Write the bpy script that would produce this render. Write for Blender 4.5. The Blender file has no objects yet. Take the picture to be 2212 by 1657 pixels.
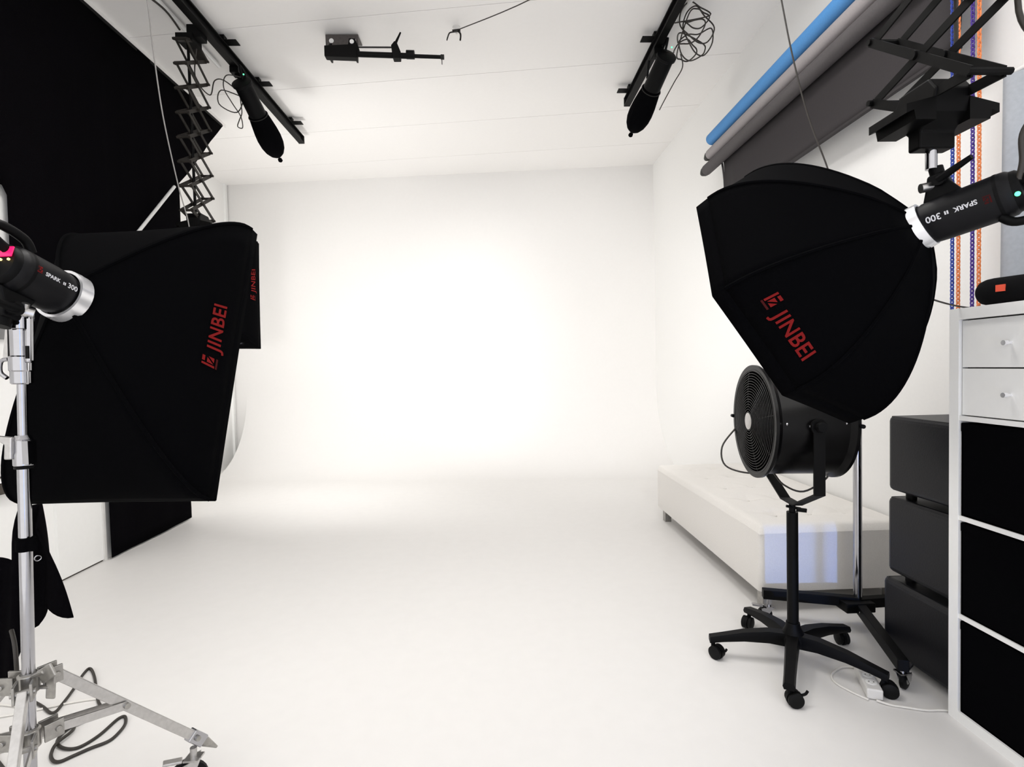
import bpy, math, random
from mathutils import Vector, Matrix
random.seed(7)
SC = bpy.context.scene
COL = SC.collection
PI = math.pi

# ------------------------------------------------------------------ camera
cam_d = bpy.data.cameras.new('camera'); cam = bpy.data.objects.new('camera', cam_d); COL.objects.link(cam)
cam_d.sensor_width = 36.0; cam_d.lens = 1150.0 / 2212.0 * 36.0; cam_d.clip_start = 0.02
yaw, pitch, roll = math.radians(-1.94), math.radians(-1.82), math.radians(1.32)
Rm = Matrix.Rotation(yaw, 3, 'Z') @ Matrix.Rotation(pitch, 3, 'X') @ Matrix.Rotation(roll, 3, 'Y')
right, fwd, up = Rm.col[0], Rm.col[1], Rm.col[2]
cam.matrix_world = Matrix((( right.x, up.x, -fwd.x, 0.0), (right.y, up.y, -fwd.y, 0.0), (right.z, up.z, -fwd.z, 1.30), (0, 0, 0, 1)))
SC.camera = cam

# ------------------------------------------------------------------ world, exposure
SC.view_settings.view_transform = 'Standard'
SC.view_settings.look = 'None'
SC.view_settings.gamma = 1.0
SC.view_settings.use_curve_mapping = False
SC.view_settings.exposure = 0.25
world = bpy.data.worlds.new('studio_daylight'); SC.world = world; world.use_nodes = True
wb = world.node_tree.nodes['Background']; wb.inputs[0].default_value = (1.0, 0.982, 0.968, 1); wb.inputs[1].default_value = 1.4

def area_light(name, loc, direction, sx, sy, power, color=(1, 1, 1), spread=180.0, upv=(0, 0, 1)):
    l = bpy.data.lights.new(name, 'AREA'); l.shape = 'RECTANGLE'; l.size = sx; l.size_y = sy
    l.energy = power; l.color = color; l.spread = math.radians(spread)
    o = bpy.data.objects.new(name, l); COL.objects.link(o)
    z = -Vector(direction).normalized(); x = Vector(upv).cross(z).normalized(); y = z.cross(x)
    o.matrix_world = Matrix(((x.x, y.x, z.x, loc[0]), (x.y, y.y, z.y, loc[1]), (x.z, y.z, z.z, loc[2]), (0, 0, 0, 1)))
    return o

def aim(az, el):
    az, el = math.radians(az), math.radians(el)
    return Vector((math.cos(el) * math.sin(az), math.cos(el) * math.cos(az), math.sin(el)))
N_BIG, P_BIG = aim(7.65, -19.0), Vector((-1.118, 1.743, 1.356))        # large softbox on the stand
N_SML, P_SML = aim(-9.0, -4.0), Vector((-2.225, 4.48, 1.945))           # softbox below the scissor arm
N_OCT, P_OCT = aim(-34.2, -22.77), Vector((1.022, 1.739, 1.530))       # octagonal softbox
P_LIGHT = dict(big=3, small=62, octa=2.5, beam=135, lamp=21)
area_light('big_softbox_light', P_BIG + N_BIG * 0.065, N_BIG, 0.54, 0.84, P_LIGHT['big'], (1, 0.985, 0.96))
area_light('hanging_softbox_light', P_SML + N_SML * 0.075, aim(30, -6), 0.52, 0.82, P_LIGHT['small'], (1, 0.985, 0.96))
area_light('octagonal_softbox_light', P_OCT + N_OCT * 0.085, aim(-34, -12), 0.62, 0.62, P_LIGHT['octa'], (1, 0.985, 0.96))
def beam(name, loc, target, power, deg):
    l = bpy.data.lights.new(name, 'SPOT'); l.energy = power; l.spot_size = math.radians(deg); l.spot_blend = 0.75; l.shadow_soft_size = 0.10; l.color = (1, 0.99, 0.975)
    o = bpy.data.objects.new(name, l); COL.objects.link(o); o.location = loc
    o.rotation_euler = (Vector(target) - Vector(loc)).to_track_quat('-Z', 'Y').to_euler(); return o
# the modelling lamps of the two large softboxes throw a round beam on the rear wall
FILL_LAMPS = ((-0.75, 2.30), (0.65, 2.30))                  # added fill lamps, unseen above the frame (fixtures built below)
for lx, ly in FILL_LAMPS: area_light('ceiling_fill_light', (lx, ly, 3.835), (0, 0, -1), 0.58, 1.16, P_LIGHT['lamp'], (1, 0.975, 0.945), upv=(0, 1, 0))
beam('big_softbox_beam', P_BIG + N_BIG * 0.10, (-1.50, 7.3, 1.50), P_LIGHT['beam'], 58)
beam('octagonal_softbox_beam', P_OCT + N_OCT * 0.10, (1.20, 7.1, 1.60), P_LIGHT['beam'] * 2.0, 58)
# narrow cool beams standing in for daylight from the added, unseen rear window (built below)
WIN_C = Vector((0.725, -1.45, 0.36)); WIN_D = (Vector((1.56, 2.66, 0.245)) - WIN_C).normalized()
for off, w in ((-0.070, 0.290), (0.170, 0.100)):
    side = Vector((WIN_D.y, -WIN_D.x, 0)).normalized()
    area_light('added_window_light', WIN_C + side * off + WIN_D * 0.04, WIN_D, w, 0.41, 0.42 * w, (0.17, 0.36, 1.0), spread=1.0)

# ------------------------------------------------------------------ materials
def mat(name, color, rough=0.5, metal=0.0, vary=0.0, bump=0.0, scale=40.0, emit=None, estr=0.0, spec=0.5, sheen=0.0):
    m = bpy.data.materials.new(name); m.use_nodes = True
    nt = m.node_tree; b = nt.nodes['Principled BSDF']
    b.inputs['Base Color'].default_value = (*color, 1); b.inputs['Roughness'].default_value = rough
    b.inputs['Metallic'].default_value = metal; b.inputs['Specular IOR Level'].default_value = spec
    if sheen: b.inputs['Sheen Weight'].default_value = sheen
    if emit: b.inputs['Emission Color'].default_value = (*emit, 1); b.inputs['Emission Strength'].default_value = estr
    tc = nt.nodes.new('ShaderNodeTexCoord'); nz = nt.nodes.new('ShaderNodeTexNoise')
    nz.inputs['Scale'].default_value = scale; nz.inputs['Detail'].default_value = 4
    nt.links.new(tc.outputs['Object'], nz.inputs['Vector'])
    if vary:
        rp = nt.nodes.new('ShaderNodeValToRGB')
        rp.color_ramp.elements[0].position = 0.3; rp.color_ramp.elements[1].position = 0.7
        rp.color_ramp.elements[0].color = (*[c * (1 - vary) for c in color], 1)
        rp.color_ramp.elements[1].color = (*[min(1, c * (1 + vary)) for c in color], 1)
        nt.links.new(nz.outputs['Fac'], rp.inputs['Fac']); nt.links.new(rp.outputs['Color'], b.inputs['Base Color'])
    if bump:
        bp = nt.nodes.new('ShaderNodeBump'); bp.inputs['Strength'].default_value = bump; bp.inputs['Distance'].default_value = 0.004
        nt.links.new(nz.outputs['Fac'], bp.inputs['Height']); nt.links.new(bp.outputs['Normal'], b.inputs['Normal'])
    return m
M = {}
M['wall'] = mat('white_wall_paint', (0.90, 0.895, 0.88), 0.75, vary=0.008, bump=0.05, scale=60)
M['floor'] = mat('white_vinyl_floor', (0.745, 0.731, 0.715), 0.5, vary=0.010, bump=0.03, scale=14, spec=0.25)
M['cyc'] = mat('white_cove_paint', (0.760, 0.747, 0.732), 0.7, vary=0.006, bump=0.03, scale=30, spec=0.25)
M['ceil'] = mat('white_ceiling_board', (0.90, 0.885, 0.868), 0.8, vary=0.006, bump=0.04, scale=30)
M['white'] = mat('white_lacquer', (0.87, 0.87, 0.855), 0.4, vary=0.008)
M['offwhite'] = mat('offwhite_plastic', (0.72, 0.71, 0.69), 0.45, vary=0.02)
M['black_fab'] = mat('black_softbox_fabric', (0.0016, 0.0016, 0.0020), 0.9, vary=0.15, bump=0.25, scale=420, spec=0.02)
M['black_drape'] = mat('black_molton', (0.003, 0.0027, 0.0034), 0.95, vary=0.2, bump=0.3, scale=300, spec=0.01)
M['black_met'] = mat('black_painted_metal', (0.0025, 0.0024, 0.0024), 0.5, vary=0.1, scale=60, spec=0.10)
M['scissor'] = mat('worn_dark_steel', (0.024, 0.021, 0.018), 0.5, 0.25, vary=0.25, scale=30, spec=0.2)
M['black_gloss'] = mat('black_gloss_paint', (0.0022, 0.0020, 0.0021), 0.30, vary=0.05, spec=0.14)
M['black_pl'] = mat('black_plastic', (0.0025, 0.0025, 0.0028), 0.5, vary=0.1, spec=0.10)
M['strobe'] = mat('strobe_body_paint', (0.0045, 0.0045, 0.0055), 0.45, vary=0.1, bump=0.06, scale=500, spec=0.16)
M['chrome'] = mat('chrome', (0.42, 0.42, 0.44), 0.10, 1.0, vary=0.03)
M['alu'] = mat('brushed_aluminium', (0.52, 0.51, 0.50), 0.34, 1.0, vary=0.08, scale=80)
M['steel'] = mat('cast_steel', (0.36, 0.35, 0.33), 0.35, 0.9, vary=0.15, scale=60)
M['ring'] = mat('bright_ring_metal', (0.92, 0.92, 0.94), 0.25, 0.7)
M['red'] = mat('red_print', (0.17, 0.007, 0.007), 0.7, vary=0.06, scale=90, spec=0.1)
M['darkred'] = mat('dark_red_print', (0.05, 0.004, 0.004), 0.7, spec=0.1)
M['greyprint'] = mat('light_grey_print', (0.62, 0.62, 0.64), 0.5)
M['display'] = mat('red_display', (0.3, 0.0, 0.03), 0.3, emit=(1.0, 0.01, 0.10), estr=1.6)
M['amber'] = mat('amber_light', (0.4, 0.3, 0.05), 0.3, emit=(1.0, 0.75, 0.25), estr=2.0)
M['green'] = mat('green_light', (0.05, 0.4, 0.15), 0.3, emit=(0.10, 1.0, 0.35), estr=2.0)
M['diffuser'] = mat('white_diffuser_cloth', (0.8, 0.8, 0.78), 0.8, emit=(1.0, 0.985, 0.96), estr=0.8)
M['blue_paper'] = mat('blue_background_paper', (0.075, 0.27, 0.60), 0.7, vary=0.05, bump=0.1, scale=120)
M['grey_paper'] = mat('light_grey_background_paper', (0.33, 0.305, 0.31), 0.75, vary=0.04, scale=120)
M['mid_paper'] = mat('mid_grey_background_paper', (0.10, 0.092, 0.095), 0.75, vary=0.05, scale=120, spec=0.2)
M['plate'] = mat('dull_grey_plate', (0.085, 0.075, 0.072), 0.5, 0.3, vary=0.15, scale=60)
M['dark_paper'] = mat('dark_grey_background_paper', (0.040, 0.036, 0.038), 0.75, vary=0.05, scale=120, spec=0.2)
M['fabric'] = mat('cream_upholstery', (0.76, 0.735, 0.70), 0.85, vary=0.03, bump=0.2, scale=180, sheen=0.2)
M['leather'] = mat('charcoal_leatherette', (0.008, 0.008, 0.010), 0.40, vary=0.12, bump=0.12, scale=160, spec=0.24)
M['brown'] = mat('dark_brown_wood', (0.035, 0.026, 0.018), 0.5, vary=0.2, scale=25)
M['boxfab'] = mat('black_box_fabric', (0.002, 0.002, 0.0025), 0.95, vary=0.2, bump=0.2, scale=300, spec=0.01)
M['cable'] = mat('black_rubber_cable', (0.022, 0.018, 0.014), 0.5)
M['wirebrown'] = mat('thin_brown_cord', (0.035, 0.030, 0.026), 0.6)
M['wirepale'] = mat('thin_pale_cord', (0.30, 0.29, 0.28), 0.6)
M['wcable'] = mat('white_cable', (0.74, 0.72, 0.68), 0.5)
M['ch_blue'] = mat('blue_chain_plastic', (0.03, 0.07, 0.42), 0.45)
M['ch_violet'] = mat('violet_chain_plastic', (0.07, 0.03, 0.30), 0.45)
M['ch_orange'] = mat('orange_chain_plastic', (0.85, 0.26, 0.08), 0.45)
M['speaker'] = mat('black_speaker_mesh', (0.004, 0.004, 0.0045), 0.9, vary=0.2, bump=0.4, scale=900, spec=0.1)
M['orange'] = mat('orange_red_badge', (0.80, 0.10, 0.05), 0.5)
M['wheel'] = mat('black_tyre', (0.004, 0.004, 0.004), 0.6, spec=0.15)
M['curtain'] = mat('blue_grey_curtain', (0.42, 0.45, 0.49), 0.8, vary=0.05, scale=60)
M['greyboard'] = mat('grey_board', (0.20, 0.20, 0.20), 0.7, vary=0.05)
M['glass'] = mat('bright_window_pane', (0.80, 0.82, 0.84), 0.1, emit=(1.0, 1.0, 1.0), estr=0.7)
M['paneglow'] = mat('added_blue_pane', (0.3, 0.4, 0.6), 0.1, emit=(0.28, 0.45, 1.0), estr=3.5)  # glowing panes of the added rear window
M['fillglow'] = mat('fill_lamp_diffuser', (0.8, 0.8, 0.8), 0.6, emit=(1.0, 0.975, 0.945), estr=3.0)  # glow of the added ceiling fill lamps
M['gap'] = mat('dark_gap', (0.03, 0.028, 0.025), 0.8)
M['seam'] = mat('ceiling_backing', (0.42, 0.40, 0.38), 0.9)
M['cap'] = mat('dark_end_cap', (0.016, 0.015, 0.014), 0.5, spec=0.2)

# ------------------------------------------------------------------ mesh helpers
class MB:
    def __init__(s): s.v = []; s.f = []
    def add(s, vs, fs):
        o = len(s.v); s.v += [Vector(p) for p in vs]; s.f += [tuple(i + o for i in f) for f in fs]; return s
    def box(s, c, d, R=None):
        c = Vector(c); R = R or Matrix.Identity(3)
        vs = [c + R @ Vector((x * d[0] / 2, y * d[1] / 2, z * d[2] / 2)) for x in (-1, 1) for y in (-1, 1) for z in (-1, 1)]
        return s.add(vs, [(0, 1, 3, 2), (4, 6, 7, 5), (0, 4, 5, 1), (2, 3, 7, 6), (0, 2, 6, 4), (1, 5, 7, 3)])
    def bbox(s, lo, hi): return s.box([(a + b) / 2 for a, b in zip(lo, hi)], [b - a for a, b in zip(lo, hi)])
    def bar(s, a, b, w, h, upv=(0, 0, 1)):
        a, b = Vector(a), Vector(b); x = (b - a); L = x.length; x.normalize()
        y = Vector(upv).cross(x)
        if y.length < 1e-4: y = Vector((0, 1, 0)).cross(x)
        y.normalize(); z = x.cross(y)
        return s.box((a + b) / 2, (L, w, h), Matrix((x, y, z)).transposed())
    def cyl(s, a, b, r0, r1=None, n=20): return s.lathe(a, Vector(b) - Vector(a), [(0, r0), ((Vector(b) - Vector(a)).length, r0 if r1 is None else r1)], n)
    def lathe(s, o, d, prof, n=24, caps=True):
        o = Vector(o); d = Vector(d).normalized(); x = d.orthogonal().normalized(); y = d.cross(x)
        vs = []; fs = []
        for t, r in prof:
            for k in range(n):
                a = 2 * PI * k / n; vs.append(o + d * t + (x * math.cos(a) + y * math.sin(a)) * max(r, 1e-5))
        for i in range(len(prof) - 1):
            for k in range(n):
                k2 = (k + 1) % n; fs.append((i * n + k, i * n + k2, (i + 1) * n + k2, (i + 1) * n + k))
        if caps:
            fs.append(tuple(range(n - 1, -1, -1))); fs.append(tuple(range((len(prof) - 1) * n, len(prof) * n)))
        return s.add(vs, fs)
    def torus(s, c, axis, R, r, n=32, m=8):
        c = Vector(c); d = Vector(axis).normalized(); x = d.orthogonal().normalized(); y = d.cross(x); vs = []; fs = []
        for i in range(n):
            a = 2 * PI * i / n; e = x * math.cos(a) + y * math.sin(a)
            for j in range(m):
                b = 2 * PI * j / m; vs.append(c + e * (R + r * math.cos(b)) + d * r * math.sin(b))
        for i in range(n):
            for j in range(m):
                fs.append((i * m + j, ((i + 1) % n) * m + j, ((i + 1) % n) * m + (j + 1) % m, i * m + (j + 1) % m))
        return s.add(vs, fs)
    def tube(s, pts, r, n=8, smooth=6, closed=False):
        pts = [Vector(p) for p in pts]
        if smooth > 1 and len(pts) > 2: pts = catmull(pts, smooth, closed)
        N = len(pts); vs = []; fs = []; prev = None
        for i, p in enumerate(pts):
            t = (pts[(i + 1) % N if closed else min(i + 1, N - 1)] - pts[i - 1 if closed else max(i - 1, 0)]).normalized()
            if prev is None: x = t.orthogonal().normalized()
            else:
                x = prev - t * prev.dot(t)
                x = x.normalized() if x.length > 1e-6 else t.orthogonal().normalized()
            prev = x; y = t.cross(x)
            for k in range(n):
                a = 2 * PI * k / n; vs.append(p + (x * math.cos(a) + y * math.sin(a)) * r)
        for i in range(N if closed else N - 1):
            j = (i + 1) % N
            for k in range(n): fs.append((i * n + k, i * n + (k + 1) % n, j * n + (k + 1) % n, j * n + k))
        if not closed: fs.append(tuple(range(n - 1, -1, -1))); fs.append(tuple(range((N - 1) * n, N * n)))
        return s.add(vs, fs)
    def prism(s, poly, ex):
        """polygon (3D points) extruded by vector ex"""
        n = len(poly); ex = Vector(ex); a = [Vector(p) for p in poly]; vs = a + [p + ex for p in a]
        fs = [tuple(range(n - 1, -1, -1)), tuple(range(n, 2 * n))] + [(i, (i + 1) % n, n + (i + 1) % n, n + i) for i in range(n)]
        return s.add(vs, fs)
    def sphere(s, c, r, n=16, m=10, sc=(1, 1, 1)):
        vs = []; fs = []
        for i in range(m + 1):
            th = PI * i / m
            for k in range(n):
                a = 2 * PI * k / n
                vs.append(Vector(c) + Vector((math.sin(th) * math.cos(a) * r * sc[0], math.sin(th) * math.sin(a) * r * sc[1], math.cos(th) * r * sc[2])))
        for i in range(m):
            for k in range(n): fs.append((i * n + k, (i + 1) * n + k, (i + 1) * n + (k + 1) % n, i * n + (k + 1) % n))
        return s.add(vs, fs)
    def grid(s, fn, nu, nv):
        vs = [fn(i / nu, j / nv) for i in range(nu + 1) for j in range(nv + 1)]
        fs = [(i * (nv + 1) + j, (i + 1) * (nv + 1) + j, (i + 1) * (nv + 1) + j + 1, i * (nv + 1) + j + 1) for i in range(nu) for j in range(nv)]
        return s.add(vs, fs)

def catmull(p, k, closed=False):
    out = []; N = len(p)
    for i in range(N if closed else N - 1):
        if closed: a, b, c, d = p[i - 1], p[i], p[(i + 1) % N], p[(i + 2) % N]
        else: a, b, c, d = p[max(i - 1, 0)], p[i], p[i + 1], p[min(i + 2, N - 1)]
        for j in range(k):
            t = j / k
            out.append(0.5 * (2 * b + (c - a) * t + (2 * a - 5 * b + 4 * c - d) * t * t + (3 * b - a - 3 * c + d) * t ** 3))
    if not closed: out.append(p[-1])
    return out

def obj(name, mb, m, parent=None, smooth=None, local=False, bevel=0.0, thick=0.0, label=None, kind=None):
    """one mesh object; world-space vertices are moved into the parent's frame unless local"""
    T = Matrix.Identity(4)
    if parent is not None and not local: T = WORLD[parent.name].inverted()
    me = bpy.data.meshes.new(name)
    me.from_pydata([T @ v for v in mb.v], [], mb.f)
    me.validate(); me.update()
    import bmesh
    bm = bmesh.new(); bm.from_mesh(me); bmesh.ops.recalc_face_normals(bm, faces=bm.faces)
    if smooth:
        for f in bm.faces: f.smooth = True
        for e in bm.edges:
            if len(e.link_faces) == 2 and e.calc_face_angle(0) > math.radians(smooth): e.smooth = False
    bm.to_mesh(me); bm.free()
    me.materials.append(m)
    o = bpy.data.objects.new(name, me); COL.objects.link(o)
    WORLD[o.name] = Matrix.Identity(4) if parent is None else WORLD[parent.name]
    if parent is not None: o.parent = parent
    if thick:
        md = o.modifiers.new('thickness', 'SOLIDIFY'); md.thickness = thick; md.offset = 0
    if bevel:
        md = o.modifiers.new('bevel', 'BEVEL'); md.width = bevel; md.segments = 3; md.limit_method = 'ANGLE'; md.angle_limit = math.radians(40)
        md.harden_normals = False
    if label: o['label'] = label
    if kind: o['kind'] = kind
    return o
WORLD = {}
def thing(name, label, cat, loc=(0, 0, 0), R=None, group=None):
    o = bpy.data.objects.new(name, None); COL.objects.link(o); o.empty_display_size = 0.1
    Mx = Matrix.Translation(Vector(loc))
    if R is not None: Mx = Mx @ R.to_4x4()
    o.matrix_world = Mx; WORLD[o.name] = Mx
    o['label'] = label; o['category'] = cat
    if group: o['group'] = group
    return o
def tag(o, label, cat, group=None):
    o['label'] = label; o['category'] = cat
    if group: o['group'] = group
    return o
def struct(name, mb, m, **k):
    o = obj(name, mb, m, **k); o['kind'] = 'structure'; return o
def frame(n, upv=(0, 0, 1)):
    x = Vector(n).normalized(); z = Vector(upv); z = (z - x * z.dot(x)).normalized(); y = z.cross(x)
    return Matrix((x, y, z)).transposed()
def text_tris(txt, size, bold=0.0, space=1.0):
    cu = bpy.data.curves.new('lettering', 'FONT'); cu.body = txt; cu.size = size; cu.offset = bold; cu.space_character = space
    cu.resolution_u = 3
    o = bpy.data.objects.new('lettering', cu); COL.objects.link(o)
    dg = bpy.context.evaluated_depsgraph_get(); me = bpy.data.meshes.new_from_object(o.evaluated_get(dg))
    vs = [v.co.copy() for v in me.vertices]; fs = [tuple(p.vertices) for p in me.polygons]
    bpy.data.objects.remove(o); bpy.data.curves.remove(cu); bpy.data.meshes.remove(me)
    return vs, fs

# ================================================================== the room
XL, XR, ZC, YB0 = -2.79, 2.15, 3.90, -0.9
def yback(x): return 7.19 - 0.103 * (x - 0.2)          # the rear wall stands slightly askew
RC = 1.05                                              # radius of the infinity cove
XW = -3.65                                             # the room widens behind the black drape
XC = -3.46                                             # left end of the cove
mb = MB(); mb.add([(-3.8, YB0, 0), (2.5, YB0, 0), (2.5, yback(2.5) - RC, 0), (XC, yback(XC) - RC, 0), (XC, yback(XC), 0), (-3.8, yback(-3.8), 0)], [(0, 1, 2, 3, 4, 5)])
struct('floor', mb, M['floor'])
def cove(u, v):
    x = XC + (2.5 - XC) * u
    if v < 0.6:
        a = v / 0.6 * PI / 2; y = yback(x) - RC + RC * math.sin(a); z = RC - RC * math.cos(a)
    else: y = yback(x); z = RC + (ZC + 0.05 - RC) * (v - 0.6) / 0.4
    return Vector((x, y, z))
mb = MB().grid(cove, 8, 40)
mb.add([cove(0, 0.6 * k / 24) for k in range(25)] + [Vector((XC, yback(XC), 0))], [tuple(range(26))])
mb.add([(XC, yback(XC), 0), (-3.8, yback(-3.8), 0), (-3.8, yback(-3.8), ZC + 0.05), (XC, yback(XC), ZC + 0.05)], [(0, 1, 2, 3)])
struct('wall_back', mb, M['cyc'], smooth=40)
mb = MB(); YP = 4.88
mb.add([(XL, YB0, 0), (XL, YP, 0), (XW, YP, 0), (XW, 8.0, 0), (XL, YB0, ZC), (XL, YP, ZC), (XW, YP, ZC), (XW, 8.0, ZC)], [(0, 1, 5, 4), (1, 2, 6, 5), (2, 3, 7, 6)])
struct('wall_left', mb, M['wall'])
struct('trim_2', MB().bbox((XW, yback(XW) - 0.075, 0.10), (XW + 0.03, yback(XW) - 0.02, ZC)), M['white'])
mb = MB(); mb.add([(XR, YB0, 0), (XR, 8, 0), (XR, 8, ZC), (XR, YB0, ZC)], [(0, 1, 2, 3)])
struct('wall_right', mb, M['wall'])
# ceiling of long boards running a little askew, fine dark joints between them
mb = MB(); mb.add([(-3.8, YB0, ZC + 0.012), (2.5, YB0, ZC + 0.012), (2.5, 8.2, ZC + 0.012), (-3.8, 8.2, ZC + 0.012)], [(0, 1, 2, 3)])
ceil = struct('ceiling', mb, M['seam'])
for k in range(-6, 6):
    c0 = 4.25 + 0.89 * k; c1 = c0 + 0.89; g = 0.0022; sl = -0.137
    lo = lambda x: c0 + g + sl * (x + 2.5); hi = lambda x: c1 - g + sl * (x + 2.5)
    P = [(-3.8, max(lo(-3.8), YB0), ZC), (2.5, max(lo(2.5), YB0), ZC), (2.5, max(hi(2.5), YB0), ZC), (-3.8, max(hi(-3.8), YB0), ZC)]
    if P[3][1] <= YB0 + 0.01: continue
    obj('ceiling_board', MB().prism(P, (0, 0, 0.012)), M['ceil'], ceil)
# cornice along the left wall
struct('trim_1', MB().bbox((XL, YB0, ZC - 0.040), (XL + 0.05, 5.75, ZC)), M['ceil'])
# left wall: flush door, baseboard line, window with brown sill
d1 = struct('door_1', MB().bbox((XL, 3.42, 0.012), (XL + 0.020, 3.80, 2.1)), M['white'])
obj('door_edge', MB().bbox((XL, 3.80, 0.0), (XL + 0.030, 3.822, 2.12)), M['offwhite'], d1)
struct('baseboard_left', MB().bbox((XL, YB0, 0.0), (XL + 0.012, 3.80, 0.010)), M['brown'])
w1 = struct('window_1', MB().bbox((XL, 1.9, 0.74), (XL + 0.015, 3.30, 2.45)), M['wall'])
obj('window_sill', MB().bbox((XL, 1.7, 0.655), (XL + 0.05, 3.36, 0.715)), M['brown'], w1)
obj('sill_board', MB().bbox((XL, 1.7, 0.722), (XL + 0.065, 3.36, 0.742)), M['white'], w1)
obj('sill_joint', MB().bbox((XL, 1.7, 0.742), (XL + 0.03, 3.36, 0.750)), M['brown'], w1)
# unseen window added behind the camera for the blue daybed patch; two bright panes
w3 = struct('added_window', MB(), M['white']) if False else None
side = Vector((WIN_D.y, -WIN_D.x, 0)).normalized(); Rw = frame(WIN_D)
def wl(s_, z_, t_=0.0): return WIN_C + side * s_ + Vector((0, 0, z_)) + WIN_D * t_
mb = MB()
for s0, s1, z0, z1 in ((-0.27, -0.225, -0.25, 1.6), (0.20, 0.25, -0.25, 1.6), (0.075, 0.125, -0.25, 1.6), (-0.27, 0.25, -0.30, -0.18), (-0.27, 0.25, 1.55, 1.6)):
    mb.prism([wl(s0, z0, -0.03), wl(s1, z0, -0.03), wl(s1, z1, -0.03), wl(s0, z1, -0.03)], WIN_D * 0.06)
w3 = struct('added_window', mb, M['white'])
for s0, s1 in ((-0.225, 0.075), (0.125, 0.20)):
    obj('added_window_pane', MB().prism([wl(s0, -0.18, -0.02), wl(s1, -0.18, -0.02), wl(s1, 1.55, -0.02), wl(s0, 1.55, -0.02)], WIN_D * 0.01), M['paneglow'], w3)

for (lx, ly), lb in zip(FILL_LAMPS, ('flat fill lamp added out of view above the left side of the studio', 'flat fill lamp added out of view above the shelf side of the studio')):  # invented fixtures out of view, added to brighten the room from above
    t = thing('added_ceiling_lamp', lb, 'lamp', (lx, ly, ZC))
    obj('fill_lamp_housing', MB().bbox((lx - 0.31, ly - 0.61, 3.85), (lx + 0.31, ly + 0.61, ZC)), M['white'], t)
    obj('fill_lamp_diffuser', MB().bbox((lx - 0.29, ly - 0.58, 3.842), (lx + 0.29, ly + 0.58, 3.85)), M['fillglow'], t)

# ================================================================== black drape, left wall
XD = -2.735
poly = [(1.2, 3.845), (5.68, 3.855), (4.86, 2.99), (4.83, 0.015), (3.83, 0.012), (3.83, 1.35), (3.16, 1.50), (3.155, 2.34), (3.12, 2.385), (1.2, 2.42)]
def inside(y, z):
    c = False; n = len(poly)
    for i in range(n):
        (y0, z0), (y1, z1) = poly[i], poly[i - 1]
        if (z0 > z) != (z1 > z) and y < (y1 - y0) * (z - z0) / (z1 - z0) + y0: c = not c
    return c
import bmesh as _bm
bmz = _bm.new()
vsd = [bmz.verts.new((XD, y, z)) for y, z in poly]; bmz.faces.new(vsd)
for ax, a0, a1, st in ((1, 1.3, 5.7, 0.07), (2, 0.1, 3.85, 0.25)):
    t = a0
    while t < a1:
        co = Vector((0, 0, 0)); co[ax] = t; no = Vector((0, 0, 0)); no[ax] = 1
        _bm.ops.bisect_plane(bmz, geom=bmz.verts[:] + bmz.edges[:] + bmz.faces[:], plane_co=co, plane_no=no); t += st
for v in bmz.verts:
    y, z = v.co.y, v.co.z; fade = min(1, max(0, (3.9 - z) / 2.2))
    v.co.x += (0.018 * math.sin(y * 9.0 + 0.4 * math.sin(z * 1.3)) + 0.008 * math.sin(y * 23.0)) * (0.25 + 0.35 * fade) * (0.35 if z < 0.2 else 1.0)
mb = MB(); bmz.verts.index_update(); mb.add([v.co for v in bmz.verts], [tuple(v.index for v in f.verts) for f in bmz.faces]); bmz.free()
dr = thing('backdrop_drape', 'tall black cloth drape covering the left wall up to the ceiling', 'drape', (XD, 4.3, 0))
obj('cloth', mb, M['black_drape'], dr, smooth=60, thick=0.006)
obj('curtain_rail', MB().bbox((XL, 1.2, 3.835), (XD + 0.006, 5.66, 3.86)), M['black_met'], dr)
tag(obj('white_pole', MB().cyl((-2.69, 3.60, 1.78), (-2.69, 4.70, 2.905), 0.0125, n=12), M['white'], smooth=40),
    'thin white pole leaning diagonally against the black drape', 'pole')
tag(obj('grey_board', MB().bbox((XL + 0.016, 2.2, 1.52), (XL + 0.04, 3.13, 2.0)), M['greyboard'], bevel=0.004),
    'grey board on the wall behind the strobe with the red display', 'board')

# ================================================================== ceiling rails
def rail(x0, x1, y0, y1, z, brk, side_, label):
    d = Vector((x1 - x0, y1 - y0, 0)).normalized(); s = Vector((d.y, -d.x, 0))
    r = thing('ceiling_rail', label, 'rail', (x0, y0, z))
    a, b = Vector((x0, y0, z)), Vector((x1, y1, z))
    obj('rail_web', MB().bar(a, b, 0.016, 0.060), M['black_met'], r)
    obj('top_flange', MB().bar(a + Vector((0, 0, 0.034)), b + Vector((0, 0, 0.034)), 0.058, 0.010), M['black_met'], r)
    obj('bottom_flange', MB().bar(a - Vector((0, 0, 0.034)), b - Vector((0, 0, 0.034)), 0.058, 0.010), M['black_met'], r)
    obj('end_cap', MB().bar(b, b + d * 0.012, 0.060, 0.08), M['cap'], r)
    for y in brk:
        p = a + d * ((y - y0) / d.y)
        q_ = p + s * side_ * 0.065
        o = obj('rail_bracket', MB().box(p + s * side_ * 0.07 + Vector((0, 0, 0.042)), (0.10, 0.075, 0.006)).box(p + Vector((0, 0, 0.065)), (0.05, 0.05, 0.05)), M['black_met'], r)
    return r
rail(-2.045, -2.015, 1.0, 5.90, 3.80, (4.25, 4.85, 5.60), 1, 'black ceiling rail carrying the long scissor arm beside the black drape')
rail(1.355, 1.335, 0.9, 5.12, 3.80, (3.55, 4.22, 5.0), -1, 'black ceiling rail carrying the coiled cables and a bagged strobe')
tag(obj('cable_duct', MB().cyl((-2.26, 1.2, 3.868), (-2.235, 4.62, 3.868), 0.016, n=10), M['white'], smooth=40),
    'thin white cable duct running along the rail with the scissor arm', 'duct')
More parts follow.
